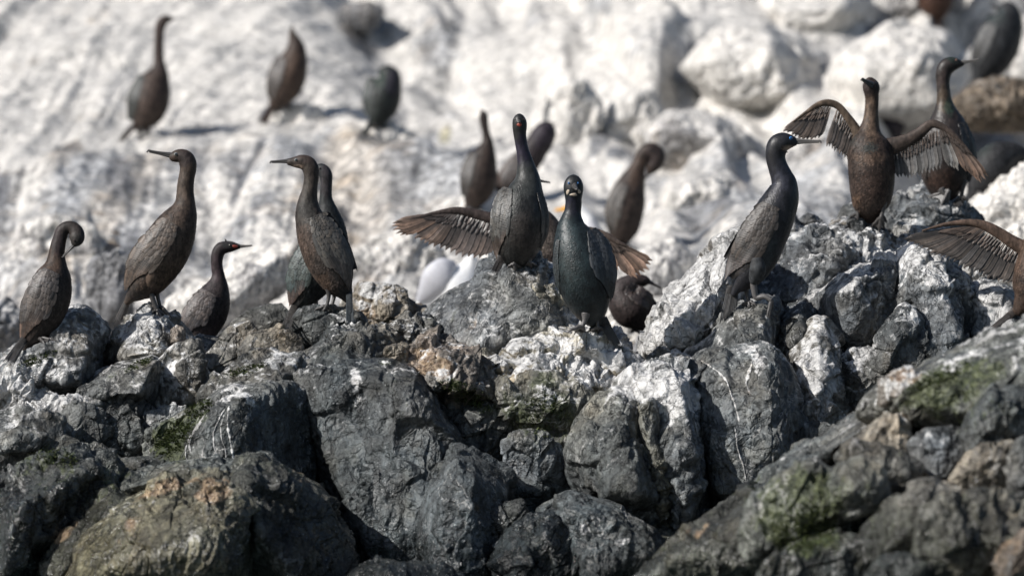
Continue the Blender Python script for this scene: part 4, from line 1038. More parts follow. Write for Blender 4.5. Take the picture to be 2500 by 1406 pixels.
class Bird:
    def __init__(s, name, label, cat, Y, org, group=None):
        s.Y = Y; s.k = kf(Y); s.org = at(org[0], org[1], Y)
        s.root = bpy.data.objects.new(name, None); COL.objects.link(s.root); s.root.location = s.org
        s.root.empty_display_size = .1
        tag(s.root, label, cat, group)
        s.bvh = None; s.seed = int(org[0] * 3 + org[1])
    def w(s, px, py, dy=0.0):
        p = at(px, py, s.Y); p[1] += dy * s.k; return p
    def add(s, name, V, F, mat, attrs=None, uv=None, parent=None, smooth=True):
        me = np_mesh(name, np.asarray(V) - s.org, F, attrs, uv, smooth)
        o = link(name, me, mat, parent or s.root)
        return o
    def body(s, st, base, blobs=(), mat=None, dr=.85, rough=.8, name='body', cnt=None, fvar=None):
        gl = mat is PLUM_GLOSS
        if cnt is None: cnt = 4200 if gl else 3600
        if fvar is None: fvar = .24 if mat is PLUM_GLOSS else .38
        base = tuple(q * (.40 if mat is PLUM_GLOSS else .47) for q in base); blobs = [(q[0], q[1], q[2], q[3], tuple(z * (.60 if max(q[4]) < .25 else .9) for z in q[4]), q[5]) for q in blobs]
        """st: (px, py, w[, dy[, d]])"""
        S = [(q[0], q[1], q[2], q[3] if len(q) > 3 else 0, q[4] if len(q) > 4 else q[2] * dr) for q in st]
        V, F, _ = loft(S, s.Y, 40, 2.6, rough, s.seed)
        F = outward(V, F)
        s.bvh = BVHTree.FromPolygons(V.tolist(), F.tolist())
        s.bodyV = V
        n = len(V); alb = np.ones((n, 4)); 
        for c in range(3): alb[:, c] = base[c]
        PX = V[:, 0] / s.k + 1250; PY = 703 - V[:, 2] / s.k
        wob = .30 * fbm(V * 30, s.seed, 3)
        for b in blobs:                       # (px, py, rx, ry, colour, amount)
            w_ = (1 - sstep(.6, 1.15, np.sqrt(((PX - b[0]) / b[2]) ** 2 + ((PY - b[1]) / b[3]) ** 2) + wob)) * b[5]
            for c in range(3): alb[:, c] = alb[:, c] * (1 - w_) + b[4][c] * w_
        s.body_o = s.add(name, V, F, mat or PLUM, {"alb": alb})
        # small contour feathers lying head to tail all over the body
        nr = 40; m = (n - 2) // nr; R = V[:m * nr].reshape(m, nr, 3); C = R.mean(1)
        rad = np.linalg.norm(R - C[:, None], axis=2).mean(1)
        rs = np.random.RandomState(s.seed % 9999)
        wt_ = rad[:-2] / rad[:-2].sum(); N_ = int(cnt)
        ii = rs.choice(m - 2, N_, p=wt_); jj = rs.randint(0, nr, N_); fr = rs.rand(N_, 1)
        P = R[ii, jj] * (1 - fr) + R[ii + 1, (jj + 1) % nr] * fr
        T = R[ii + 2, jj] - R[ii, jj]; T /= np.linalg.norm(T, axis=1, keepdims=True) + 1e-9
        Nn = P - C[ii]; Nn -= T * np.sum(Nn * T, 1, keepdims=True); Nn /= np.linalg.norm(Nn, axis=1, keepdims=True) + 1e-9
        Bn = np.cross(T, Nn); T = T + Bn * rs.normal(0, .18, (N_, 1)); 
        Lf = (np.clip(rad[ii] / s.k * .16, 2.0, 6.0) * rs.uniform(.7, 1.3, N_) * s.k)[:, None]; Wd = Lf * .34
        lift = rs.uniform(.01, .12, (N_, 1)) * Lf * (.30 if gl else .8)
        rows_ = []
        for (v_, wv_) in ((0, .5), (.5, 1.0), (.85, .75)):
            for u_ in (-1, 0, 1):
                rows_.append(P + T * Lf * (v_ + (.06 if u_ == 0 else 0)) + Bn * Wd * wv_ * u_ + Nn * (lift * v_ + (.05 * Lf if u_ == 0 else 0) + (-.10 * Lf if v_ == 0 else 0)))
        rows_.append(P + T * Lf * 1.05 + Nn * lift)
        FV = np.stack(rows_, 1).reshape(-1, 3)
        q = np.arange(N_)[:, None] * 10
        tr_ = np.concatenate([q + np.array(t)[None] for t in ((0,1,4),(0,4,3),(1,2,5),(1,5,4),(3,4,7),(3,7,6),(4,5,8),(4,8,7),(6,7,9),(7,8,9))])
        base_i = np.clip(ii * nr + jj, 0, n - 1); ca = alb[base_i].copy(); ca[:, :3] *= rs.uniform(1 - fvar, 1 + fvar * 1.4, (N_, 1)) * 1.05
        uvq = np.tile(np.array([[.1,0],[.5,0],[.9,0],[0,.5],[.5,.5],[1,.5],[.1,.85],[.5,.85],[.9,.85],[.5,1]]), (N_, 1))
        s.add('contour_feathers', FV, tr_, mat or PLUM, {"alb": np.repeat(ca, 10, 0)}, uvq, parent=s.body_o)
        return s.body_o
    def tube(s, name, st, mat, dr=.9, nr=12, parent=None, step=2.0):
        S = [(q[0], q[1], q[2], q[3] if len(q) > 3 else 0, q[4] if len(q) > 4 else q[2] * dr) for q in st]
        V, F, _ = loft(S, s.Y, nr, step)
        return s.add(name, V, outward(V, F), mat, parent=parent)
    def front(s, px, py, side=-1):
        """depth offset (px) of the body's near (side -1) or far surface under a point"""
        p = s.w(px, py)
        d = Vector((0, -side, 0)); o = Vector((p[0], s.Y + side * 2.0, p[2]))
        h = s.bvh.ray_cast(o, d)
        return None if h[0] is None else (h[0].y - s.Y) / s.k
    def bill(s, base, tip, wb, dyb=0.0, dyt=0.0, mat=None, hook=1.0, up=(0, -1), parent=None):
        """upper and lower mandible from the base to a hooked tip; up is the direction of the crown"""
        wb = wb * 1.3
        b, t = np.array(base, float), np.array(tip, float)
        d = t - b; L = np.linalg.norm(d) + 1e-6; n = np.array([d[1], -d[0]]) / L
        if np.dot(n, up) < 0: n = -n
        Vs, Fs = [], []
        for sgn, ws, off in ((1, .60, .26), (-1, .42, -.30)):
            st = []
            for f, wf in ((-.12, 1.0), (.0, 1.0), (.25, .72), (.55, .50), (.85, .44), (.97, .42)):
                c = b + d * f * (1 if sgn > 0 else .95) + n * wb * off * (1.0 - .45 * max(f, 0))
                st.append((c[0], c[1], wb * ws * wf, dyb + (dyt - dyb) * f, wb * .62 * wf))
            if sgn > 0:
                c = t - n * wb * .35 * hook; st.append((c[0] + d[0] / L * 1.0, c[1] + d[1] / L * 1.0, wb * .17, dyt, wb * .15))
            V, F, _ = loft(st, s.Y, 12, 1.5); F = outward(V, F)
            Fs.append(F + sum(len(v) for v in Vs)); Vs.append(V)
        return s.add('bill', np.vstack(Vs), np.vstack(Fs), mat or BILL_DARK, parent=parent)
    def eye(s, px, py, r=2.6, mat=None, side=-1, parent=None, dy=None, pup=True):
        f = s.front(px, py, side) if dy is None else dy
        if f is None: f = side * 12
        c = s.w(px, py, f + (-side) * .6)
        U, F = ico(4); r = r * 1.25
        o = s.add('eye', c + U * r * s.k, F, mat or EYE_DARK, parent=parent)
        if pup:
            c2 = s.w(px, py, f + side * r * .62)
            s.add('pupil', c2 + U * r * s.k * .55, F, PUPIL, parent=o)
        return o
    def patch(s, name, px, py, rx, ry, mat, rot=0, bulge=2.2, parent=None, side=-1):
        """bare skin lying over the body surface"""
        V, F = [], []
        na, nb = 20, 6
        c0, s0 = math.cos(math.radians(rot)), math.sin(math.radians(rot))
        fs = s.front(px, py, side) or side * 12
        for i in range(nb + 1):
            r = i / nb
            for j in range(na):
                a = 2 * math.pi * j / na
                wob = 1 + .10 * math.sin(3 * a + px) + .06 * math.sin(5 * a)
                x = rx * r * math.cos(a) * wob; y = ry * r * math.sin(a) * wob
                X, Yp = px + x * c0 - y * s0, py + x * s0 + y * c0
                f = s.front(X, Yp, side)
                if f is None: f = fs - side * 3
                V.append(s.w(X, Yp, f + side * bulge * (1 - r ** 2.5) - side * .5 * (r > .99)))
        for i in range(nb):
            for j in range(na):
                F.append([i * na + j, i * na + (j + 1) % na, (i + 1) * na + (j + 1) % na, (i + 1) * na + j])
        return s.add(name, V, np.array(F), mat, parent=parent or s.body_o)
    # one feather given two edge-to-tip frames
    def _blade(s, pos, L0, n_u=5, n_v=8):
        V, UV, F = [], [], []
        for i in range(n_v + 1):
            v = i / n_v
            prof = (min(1, .55 + v * 1.3)) * (1 if v < .80 else math.sqrt(max(0, 1 - ((v - .80) / .205) ** 2)))
            for j in range(n_u):
                u = j / (n_u - 1) * 2 - 1
                V.append(pos(u * prof, v - .07 * (u * u) * (v > .6))); UV.append((u * .5 * .96 + .5, v))
        for i in range(n_v):
            for j in range(n_u - 1):
                a = i * n_u + j; F.append([a, a + 1, a + n_u + 1, a + n_u])
        return V, UV, F
    def _collect(s, blades, name, col, var=.35, parent=None, tipcol=None, mat=None):
        V, UV, F, A = [], [], [], []
        rr = random.Random(s.seed + len(blades))
        for bl in blades:
            (v, uv, f), kcol = bl
            o = len(V); V += v; UV += uv; F += [[q + o for q in x] for x in f]
            t = (1 + rr.uniform(-var, var))
            hue = rr.uniform(-.06, .06)
            c = kcol or col
            for (u_, v_) in uv:
                cc = list(c)
                if tipcol is not None:
                    m_ = min(1, max(0, (v_ - .30) / .55)); cc = [cc[i] * (1 - m_) + tipcol[i] * m_ for i in range(3)]
                A.append((cc[0] * t * (1 + hue), cc[1] * t, cc[2] * t * (1 - hue), 1))
        return s.add(name, V, np.array(F), mat or FEATH, {"alb": np.array(A)}, np.array(UV), parent=parent)
    def folded_wing(s, cl, hw, col, cov=None, side=-1, n_long=9, flip=1, cup=.55, tipcol=None, lift=1.0, name='wing', long0=.42):
        """cl: centre line (px,py) shoulder->tip; hw: half widths at those points"""
        cl = np.array(cl, float); hw = np.array(hw, float)
        S = catmull(np.column_stack([cl, hw]), 3.0)
        col = tuple(q * .78 for q in col); cov = tuple(q * 1.1 for q in cov) if cov else None; tipcol = tuple(q * .95 for q in tipcol) if tipcol else None
        t_ = np.linspace(0, 1, len(S))
        def cen(t): t = min(max(t, 0), 1.02); return np.array([np.interp(t, t_, S[:, 0]), np.interp(t, t_, S[:, 1])]), np.interp(t, t_, S[:, 2])
        dS = np.gradient(S[:, :2], axis=0); dS /= np.linalg.norm(dS, axis=1, keepdims=True)
        L = np.sum(np.linalg.norm(np.diff(S[:, :2], axis=0), axis=1))
        # near surface depth on a grid
        nt_, ns_ = 25, 9
        G = np.full((nt_, ns_), np.nan)
        for i in range(nt_):
            c, h = cen(i / (nt_ - 1)); k_ = min(int(i / (nt_ - 1) * (len(S) - 1)), len(S) - 1); n_ = np.array([-dS[k_, 1], dS[k_, 0]])
            for j in range(ns_):
                q = c + n_ * h * (j / (ns_ - 1) * 2 - 1)
                f = s.front(q[0], q[1], side)
                if f is not None: G[i, j] = f
        mid = G[:, ns_ // 2].copy()
        ok = ~np.isnan(mid)
        mid = np.interp(np.arange(nt_), np.arange(nt_)[ok], mid[ok]) if ok.any() else np.full(nt_, side * 12.0)
        for i in range(nt_):
            _, h = cen(i / (nt_ - 1))
            for j in range(ns_):
                x = abs(j / (ns_ - 1) * 2 - 1)
                ana = mid[i] - side * cup * h * x ** 2.2
                if np.isnan(G[i, j]): G[i, j] = ana
                else: G[i, j] = min(G[i, j], ana) if side < 0 else max(G[i, j], ana)
        for _ in range(2):
            H = G.copy(); H[1:-1] = (G[:-2] + G[1:-1] * 2 + G[2:]) / 4; H[:, 1:-1] = (H[:, :-2] + H[:, 1:-1] * 2 + H[:, 2:]) / 4
            G = np.minimum(G, H) if side < 0 else np.maximum(G, H)
        def P(t, x, h):
            c, hwid = cen(t); ti = min(max(t, 0), 1) * (len(S) - 1); k_ = int(ti); n_ = np.array([-dS[k_, 1], dS[k_, 0]])
            if t > 1: c = c + dS[-1] * (t - 1) * L
            q = c + n_ * hwid * x
            gi = min(max(t, 0), 1) * (nt_ - 1); gj = (min(max(x, -1), 1) * .5 + .5) * (ns_ - 1)
            i0, j0 = min(int(gi), nt_ - 2), min(int(gj), ns_ - 2); a, b = gi - i0, gj - j0
            g_ = (G[i0, j0] * (1 - a) + G[i0 + 1, j0] * a) * (1 - b) + (G[i0, j0 + 1] * (1 - a) + G[i0 + 1, j0 + 1] * a) * b
            return s.w(q[0], q[1], g_ + side * h)
        rr = random.Random(s.seed + 5)
        blades = []
        def feather(t0, x0, x1, Lf, wx, h0, lf, c=None):
            def pos(u, v):
                return P(t0 + Lf * v, x0 + (x1 - x0) * v + u * wx, h0 + lf * v + .75 * lift * (1 - u * u))
            blades.append((s._blade(pos, 0), c))
        # closing shell
        V, F = [], []
        for i in range(nt_):
            for j in range(ns_): V.append(P(i / (nt_ - 1) * .93, (j / (ns_ - 1) * 2 - 1) * .93, .6))
        for i in range(nt_ - 1):
            for j in range(ns_ - 1):
                a = i * ns_ + j; F.append([a, a + 1, a + ns_ + 1, a + ns_])
        A = np.tile([col[0] * .7, col[1] * .7, col[2] * .7, 1], (len(V), 1))
        wing = s.add(name, V, np.array(F), PLUM, {"alb": A})
        # long flight feathers, lowest first
        for i in range(n_long):
            f = i / (n_long - 1)
            x = flip * (-.82 + 1.5 * f)
            t0 = long0 + .10 * f * rr.uniform(.8, 1.2); e = 1.02 - .30 * f ** 1.5 + rr.uniform(-.015, .015)
            feather(t0, x * .8, x * .75, e - t0, .21, 1.2 + .5 * i * .35, 1.6)
        prim = s._collect(blades, 'flight_feathers', tuple(q * .95 for q in col), .40, wing, tuple(q * 1.25 for q in (tipcol or col)))
        blades = []
        rows = [(.44, 8, .25, .22), (.37, 9, .20, .19), (.31, 9, .17, .18), (.255, 9, .14, .18), (.205, 9, .12, .18), (.16, 9, .105, .18), (.118, 8, .095, .19), (.078, 8, .088, .20), (.04, 7, .080, .22), (.005, 6, .075, .25), (-.03, 5, .07, .28)]
        for r_, (t0, nf, Lf, wx) in enumerate(rows):
            for i in range(nf):
                x = (i + .5 * (r_ % 2) + .25) / (nf - .25) * 2 - 1
                x = max(-.93, min(.93, x * .95)) + rr.uniform(-.05, .05)
                feather(t0 + rr.uniform(-.016, .016) - .06 * (x * flip), x, x * .98 + rr.uniform(-.09, .09), Lf * rr.uniform(.85, 1.2), wx * rr.uniform(.85, 1.1), 1.4 + r_ * .12, 1.1 * lift + .35)
        s._collect(blades, 'coverts', cov or col, .42, wing, mat=FEATH_COV)
        return wing
    def _on_rock(s, px, py, d, rng, gap):
        y = surface_Y(px, py, None, s.Y - rng * s.k, s.Y + rng * s.k)
        return d if y is None else (y - s.Y) / s.k - gap
    def tail(s, base, tipA, tipB, n=8, wb=5.0, col=(.03, .03, .03), dy=4.0, dyt=10.0, name='tail', spread=.5):
        for q in (tipA, tipB, ((tipA[0] + tipB[0]) / 2, (tipA[1] + tipB[1]) / 2)):
            dyt = min(dyt, s._on_rock(q[0], q[1], dyt, 260, 8))
        mx = (base[0] * .45 + (tipA[0] + tipB[0]) * .275, base[1] * .45 + (tipA[1] + tipB[1]) * .275)
        dm = s._on_rock(mx[0], mx[1], 1e3, 260, 8)
        if dm < dy * .45 + dyt * .55: dyt = dyt - (dy * .45 + dyt * .55 - dm) / .55
        blades = []
        b = np.array(base, float); A_, B_ = np.array(tipA, float), np.array(tipB, float)
        ax = (A_ + B_) / 2 - b; L = np.linalg.norm(ax); n_ = np.array([-ax[1], ax[0]]) / L
        wid = np.linalg.norm(B_ - A_)
        if np.dot(B_ - A_, n_) < 0: n_ = -n_
        wf = max(2.0, wid / n * .75)
        for i in range(n):
            f = i / (n - 1)
            tip = A_ * (1 - f) + B_ * f; b0 = b + n_ * (f - .5) * wb * 1.2
            tip = tip + ax / L * (3 * math.sin(math.pi * f) + random.Random(i + s.seed).uniform(-2, 2))
            d = tip - b0; nn = np.array([-d[1], d[0]]) / np.linalg.norm(d)
            lay = abs(f - .5) * 3.0
            def pos(u, v, b0=b0, d=d, nn=nn, lay=lay, f=f):
                q = b0 + d * v + nn * u * wf * (.5 + .5 * v)
                return s.w(q[0], q[1], dy + (dyt - dy) * v + lay - .9 * (1 - u * u))
            blades.append((s._blade(pos, 0, 5, 8), None))
        # stiff rounded core under the tail
        o = s._collect(blades, name, col, .3)
        S = [(b[0], b[1], wb * .8, dy + 2, wb * .5), (b[0] + ax[0] * .3, b[1] + ax[1] * .3, wb * .55 + wid * .12, dy + (dyt - dy) * .3 + 3, 2.2), (b[0] + ax[0] * .62, b[1] + ax[1] * .62, wid * .26, dy + (dyt - dy) * .62 + 3.2, .8)]
        V, F, _ = loft(S, s.Y, 14, 3)
        s.add('tail_base', V, outward(V, F), PLUM, {"alb": np.tile([col[0] * .8, col[1] * .8, col[2] * .8, 1], (len(V), 1))}, parent=o)
        return o
    def spread_wing(s, arm, segs, cov, arm_col=None, dys=0.0, dyt=0.0, bow=6.0, name='wing'):
        """arm: (px, py, half width) shoulder -> wrist -> hand tip; segs: fans of long feathers, each
        (base points, tip points, count, colour, tip colour); bases sit on the arm, tips on the trailing edge"""
        rr = random.Random(s.seed + 9 + len(segs))
        A = np.array(arm, float); x0, x1 = A[0, 0], A[:, 0][np.argmax(np.abs(A[:, 0] - A[0, 0]))]
        def dep(x): return dys + (dyt - dys) * min(1.2, max(0, (x - x0) / (x1 - x0)))
        V, F, _ = loft([(p[0], p[1], p[2], dep(p[0]), p[2] * .5 + 1.5) for p in arm], s.Y, 24, 3, .9, s.seed)
        lc = tuple(q * .8 for q in (arm_col or cov))
        wing = s.add(name, V, outward(V, F), PLUM, {"alb": np.tile([lc[0], lc[1], lc[2], 1], (len(V), 1))})
        def par(B):
            B = catmull(np.column_stack([np.array(B, float), np.zeros(len(B))]), 2.0)[:, :2]
            l = np.concatenate([[0], np.cumsum(np.linalg.norm(np.diff(B, axis=0), axis=1))]); l /= l[-1]
            return lambda t: np.array([np.interp(t, l, B[:, 0]), np.interp(t, l, B[:, 1])])
        def fan(bf, tf, nn, frac, h0, wscale, jit, back, cur=0.0):
            out = []
            sp = np.linalg.norm(tf(1.0) - tf(0.0)) / max(nn - 1, 1)
            sp = max(sp, sum(np.linalg.norm(tf((q + 1) / 20) - tf(q / 20)) for q in range(20)) / nn)
            for i in range(nn):
                f = (i + .5) / nn
                b, t = bf(f), tf(f); d = t - b; b = b - d * back; d = (t - b)
                Lf = frac * (1 + rr.uniform(-jit, jit * .4)); wd = sp * wscale * (frac + (1 - frac) * .35)
                nv = np.array([-d[1], d[0]]) / (np.linalg.norm(d) + 1e-6)
                sw = rr.uniform(-1.2, 1.2); tl = rr.uniform(-.8, .8)
                def pos(u, v, b=b, d=d, nv=nv, Lf=Lf, i=i, wd=wd, sw=sw, tl=tl):
                    w_ = wd * (.45 + .55 * min(1, v * Lf * 1.6))
                    q = b + d * v * Lf + nv * (u * w_ + sw * v * v)
                    return s.w(q[0], q[1], dep(q[0]) + h0 - bow * math.sin(min(1, v * Lf) * 2.2) * .4 + u * 1.3 + tl * v - .7 * (1 - u * u))
                out.append(s._blade(pos, 0, 5, 12))
            return out
        flight, c1, c2, c3 = [], [], [], []
        allcol = None
        for (bp, tp, nn, col, tipc) in segs:
            bf, tf = par(bp), par(tp)
            o = s._collect([(x, None) for x in fan(bf, tf, nn, 1.0, 1.6, .66, .035, 0)], 'flight_feathers', tuple(q * .62 for q in col), .55, wing, tipc)
            c1 += fan(bf, tf, int(nn * 1.15), .40, -.3, .62, .16, .03)
            c2 += fan(bf, tf, int(nn * 1.4), .24, -1.4, .62, .22, .05)
            c3 += fan(bf, tf, int(nn * 1.15), .36, 3.6, .62, .12, .02)
        s._collect([(x, None) for x in c1], 'coverts', tuple(q * .75 for q in cov), .5, wing)
        s._collect([(x, None) for x in c2], 'lesser_coverts', tuple(q * .9 for q in cov), .65, wing)
        s._collect([(x, None) for x in c3], 'upper_coverts', tuple(q * .75 for q in cov), .4, wing)
        return wing
    def leg(s, pts, r=(7, 4.5, 3.6), toes=(), web=True, dy=0.0, mat=None, foot_dy=None):
        """pts: thigh, (knee), ankle, foot; toes: (px, py, dy)"""
        mat = mat or SKIN
        st = []
        for i, p in enumerate(pts):
            st.append((p[0], p[1], r[min(i, len(r) - 1)], p[2] if len(p) > 2 else dy))
        lg = s.tube('leg', st, mat, .95, 14)
        f = pts[-1]; fd = f[2] if len(f) > 2 else dy
        Vs, Fs = [], []
        ofs = 0
        T = []
        for (tx, ty, td) in toes:
            td = s._on_rock(tx, ty, td, 70, 2.5)
            b, t = np.array([f[0], f[1]], float), np.array([tx, ty], float)
            stn = []
            for q, (u, hgt, rad) in enumerate(((0, 0, 5.0), (.3, 2.6, 4.4), (.55, 1.0, 4.0), (.8, 1.8, 3.4), (.93, .2, 2.2), (1.08, -1.2, .8))):
                c = b + (t - b) * u; stn.append((c[0], c[1] - hgt, rad, fd + (td - fd) * u, rad))
            V, F, _ = loft(stn, s.Y, 10, 1.6); F = outward(V, F); Fs.append(F + ofs); Vs.append(V); ofs += len(V)
            T.append((t, td))
        if web:
            for (t1, d1), (t2, d2) in zip(T[:-1], T[1:]):
                n1, n2 = 5, 6; V, F = [], []
                for sgn in (-.5, .5):
                    for i in range(n1 + 1):
                        u = i / n1
                        for j in range(n2 + 1):
                            v = j / n2; b = np.array([f[0], f[1]], float)
                            lim = 1 - .22 * math.sin(math.pi * v)
                            q = b + ((t1 - b) * (1 - v) + (t2 - b) * v) * u * lim
                            dd = fd + ((d1 - fd) * (1 - v) + (d2 - fd) * v) * u * lim
                            V.append(s.w(q[0], q[1] + sgn - .2, dd + sgn))
                m_ = (n1 + 1) * (n2 + 1)
                for L_ in range(2):
                    for i in range(n1):
                        for j in range(n2):
                            a = L_ * m_ + i * (n2 + 1) + j; F.append([a, a + 1, a + n2 + 2, a + n2 + 1])
                V = np.array(V); F = tri_quads(np.array(F)) + ofs; Fs.append(F); Vs.append(V); ofs += len(V)
        if Vs: s.add('foot', np.vstack(Vs), np.vstack(Fs), mat, parent=lg)
        return lg

FG = "cormorants on the dark front ridge"; BGG = "blurred cormorants on the pale slope"
BR = (.085, .058, .044); DK = (.030, .029, .031); GRN = (.026, .034, .033)
# ------------------------------------------------------------------ the flock
def YY(px, py, d, lo=-1.2, hi=2.5): return surface_Y(px, py, d, lo, hi)

# 1 preening, far left
b = Bird('cormorant', 'dark brown cormorant at the far left curling its neck down to preen its breast', 'cormorant', YY(105, 832, -.1), (100, 822), FG)
b.body([(180,600,5,-14),(184,594,12,-12),(188,584,18,-8),(188,570,18,-4),(178,557,16,0),(165,555,15.5,2),(153,563,16,3),(146,580,17,3),(141,600,18.5,2),(138,622,20,1),(137,645,27,0),(132,672,43,0),(122,712,53,2),(111,752,52,4),(96,790,42,6),(80,816,27,8),(66,838,13,10),(58,856,7,12)], DK and (.048,.038,.034),
       [(120,640,40,40,(.10,.062,.042),.6),(190,585,20,22,(.060,.058,.052),.5),(140,590,14,40,(.055,.038,.042),.5),(150,760,30,60,(.055,.043,.038),.6)], dr=.85)
b.bill((177,602), (154,628), 5.0, -14, -18, BILL_DARK, hook=.6, up=(1, 0))
b.eye(184, 588, 2.4, EYE_DARK)
b.folded_wing([(128,660),(108,705),(88,755),(70,800),(56,838)], [22,36,36,26,10], (.062,.046,.040), (.052,.044,.040), n_long=9, flip=-1, tipcol=(.085,.058,.045))
b.tail((62,822), (17,884), (42,890), 8, 12, (.055,.052,.050), 6, -4)
b.leg([(104,792,-4),(100,812,-6),(97,826,-8)], (14,6,4.2), [(78,836,-14),(112,838,-20),(136,830,-14)], mat=SKIN)
b.leg([(128,790,14),(130,808,14),(132,822,12)], (10,5,4), [(120,832,4),(146,830,6),(158,822,10)], mat=SKIN)

# 2 tall, facing left
b = Bird('cormorant', 'tall brown cormorant facing left with its long thin neck stretched up, second from the left', 'cormorant', YY(384, 764, -.05), (384, 758), FG)
b.body([(416,388,8),(424,384,13),(438,381,17),(451,386,20),(458,398,21),(459,414,20),(456,430,19.5),(453,450,20),(452,472,21),(452,496,25),(446,522,37),(428,560,52),(406,603,60),(380,648,57),(356,688,45),(334,712,27),(318,728,13),(308,742,7)], (.085,.060,.046),
       [(441,450,16,60,(.120,.088,.068),.7),(452,388,22,24,(.045,.034,.033),.8),(424,404,16,10,(.14,.085,.055),.6),(440,600,34,80,(.105,.076,.058),.5),(400,670,40,40,(.11,.075,.052),.5),(330,720,22,16,(.03,.026,.025),.7)])
b.bill((422,381), (360,369), 7.5, 0, 0, BILL_DARK)
b.eye(430, 377, 3.4, EYE_PALE); b.eye(430, 377, 3.4, EYE_PALE, side=1)
b.folded_wing([(418,540),(392,585),(355,632),(330,672),(312,712)], [22,34,35,29,12], (.062,.050,.042), (.064,.050,.040), n_long=10, flip=-1, tipcol=(.085,.062,.048))
b.body_leg = b.tube('thigh', [(372,640,18,-30),(372,672,20,-30),(366,696,15,-24),(367,712,8,-18)], PLUM, .8, 24)
me = b.body_leg.data; a_ = me.attributes.new("alb", 'FLOAT_COLOR', 'POINT'); a_.data.foreach_set("color", np.tile([.10,.070,.052,1], (len(me.vertices), 1)).astype(np.float32).ravel())
b.tail((318,716), (276,793), (298,786), 6, 8, (.045,.040,.038), 8, 14)
b.leg([(367,704,-16),(374,730,-15),(384,756,-14)], (8,6.5,6), [(352,786,-6),(404,784,-34),(440,794,-30),(448,802,-14)], mat=SKIN)
b.leg([(380,700,16),(384,726,16),(390,748,12)], (8,5,4.5), [(372,766,0),(402,764,4),(420,772,8)], mat=SKIN)

# 3 small, red face
b = Bird('cormorant', 'small dark cormorant with a red face patch facing right, low behind the pale rock peak', 'cormorant', .32, (490, 830), FG)
b.body([(586,602,5),(577,602,8.5),(566,602,12.5),(553,603,14.5),(540,607,15.5),(532,618,15.5),(529,635,15),(530,655,14.5),(533,675,17),(531,698,28),(521,728,43),(506,760,51),(488,795,47),(470,825,33),(450,850,14)], (.052,.040,.042),
       [(530,650,18,34,(.075,.050,.058),.6),(556,598,16,10,(.03,.035,.035),.6),(545,740,22,60,(.045,.036,.034),.6)])
b.bill((586,602), (615,600), 4.6, 0, 0, BILL_GREY, hook=.5)
b.patch('face_skin', 574, 602, 7.5, 4.5, RED, 5, 1.6)
b.eye(562, 598, 2.4, EYE_DARK)
b.tube('crest', [(553,592,3),(551,587,2),(549,583,.6)], PLUM)
b.folded_wing([(512,712),(492,748),(470,785),(452,825)], [20,30,30,18], (.048,.042,.042), (.058,.048,.045), n_long=8, flip=-1)
b.tail((455,830), (425,880), (440,885), 5, 8, (.03,.03,.03), 4, 10)

# 4 + 5 the pair
b5 = Bird('cormorant', 'dark greenish cormorant mostly hidden behind the left-facing bird of the pair', 'cormorant', YY(760, 775, .25) + .22, (745, 750), FG)
b5.body([(772,424,5,12),(777,414,12,8),(786,414,15,4),(795,426,16,2),(797,445,14.5),(796,465,14.5),(796,488,17),(800,520,28),(802,560,44),(795,610,56),(775,655,58),(752,700,46),(732,735,26),(722,752,14)], (.036,.040,.042),
       [(800,440,18,50,(.065,.052,.058),.6),(730,680,30,60,(.030,.040,.038),.6)])
b5.bill((774,418), (752,414), 5, 12, 24, BILL_DARK)
b5.eye(782, 412, 2.2, EYE_DARK)
b5.folded_wing([(760,600),(742,640),(730,680),(722,725),(712,750)], [20,28,28,22,8], (.044,.044,.042), (.036,.046,.044), n_long=8, flip=-1, tipcol=(.075,.055,.048))
b5.tail((722,742), (688,814), (712,812), 7, 12, (.050,.046,.042), 6, -8)
b5.leg([(770,715,0),(772,740,-2),(778,757,-4)], (9,5,4.5), [(756,768,-8),(784,768,-14),(800,762,-8)], mat=SKIN)
b = Bird('cormorant', 'brown cormorant of the close pair facing left, bill level, standing in front of its companion', 'cormorant', YY(808, 765, .0), (808, 752), FG)
b.body([(701,397,6),(710,396,10),(724,396,14.5),(738,396,18),(752,402,20),(759,414,20.5),(760,430,18.5),(758,450,18),(755,472,20),(752,497,26),(755,528,35),(771,572,47),(791,618,52),(811,660,48),(829,695,36),(842,716,20),(852,735,9)], (.072,.056,.048),
       [(748,520,26,50,(.055,.056,.052),.6),(745,450,14,50,(.080,.070,.058),.5),(740,388,24,14,(.06,.042,.036),.6),(728,407,16,5,(.30,.22,.17),.7),(745,610,26,80,(.115,.080,.062),.7),(785,690,26,30,(.12,.078,.055),.6),(840,720,20,20,(.03,.034,.034),.7)])
b.bill((706,394), (660,396), 6.5, 0, 0, BILL_DARK)
b.eye(723, 391, 3.2, EYE_PALE); b.eye(723, 391, 3.0, EYE_PALE, side=1)
b.folded_wing([(776,525),(797,570),(822,620),(838,665),(846,708)], [18,34,36,28,12], (.052,.045,.040), (.050,.045,.039), n_long=10, flip=1, tipcol=(.062,.052,.046))
b.folded_wing([(796,520),(826,568),(850,615),(870,664)], [7,10,10,5], (.05,.05,.055), side=1, cup=.3)
b.tail((852,706), (852,796), (868,800), 6, 10, (.030,.034,.036), 8, 12)
b.leg([(800,690,-12),(803,722,-10),(798,748,-10)], (11,5,4.2), [(770,756,-14),(790,760,-26),(812,758,-20)], mat=SKIN)
b.leg([(816,695,10),(816,722,8),(810,746,4)], (10,5,4), [(792,758,2),(812,762,-6),(830,756,0)], mat=SKIN)

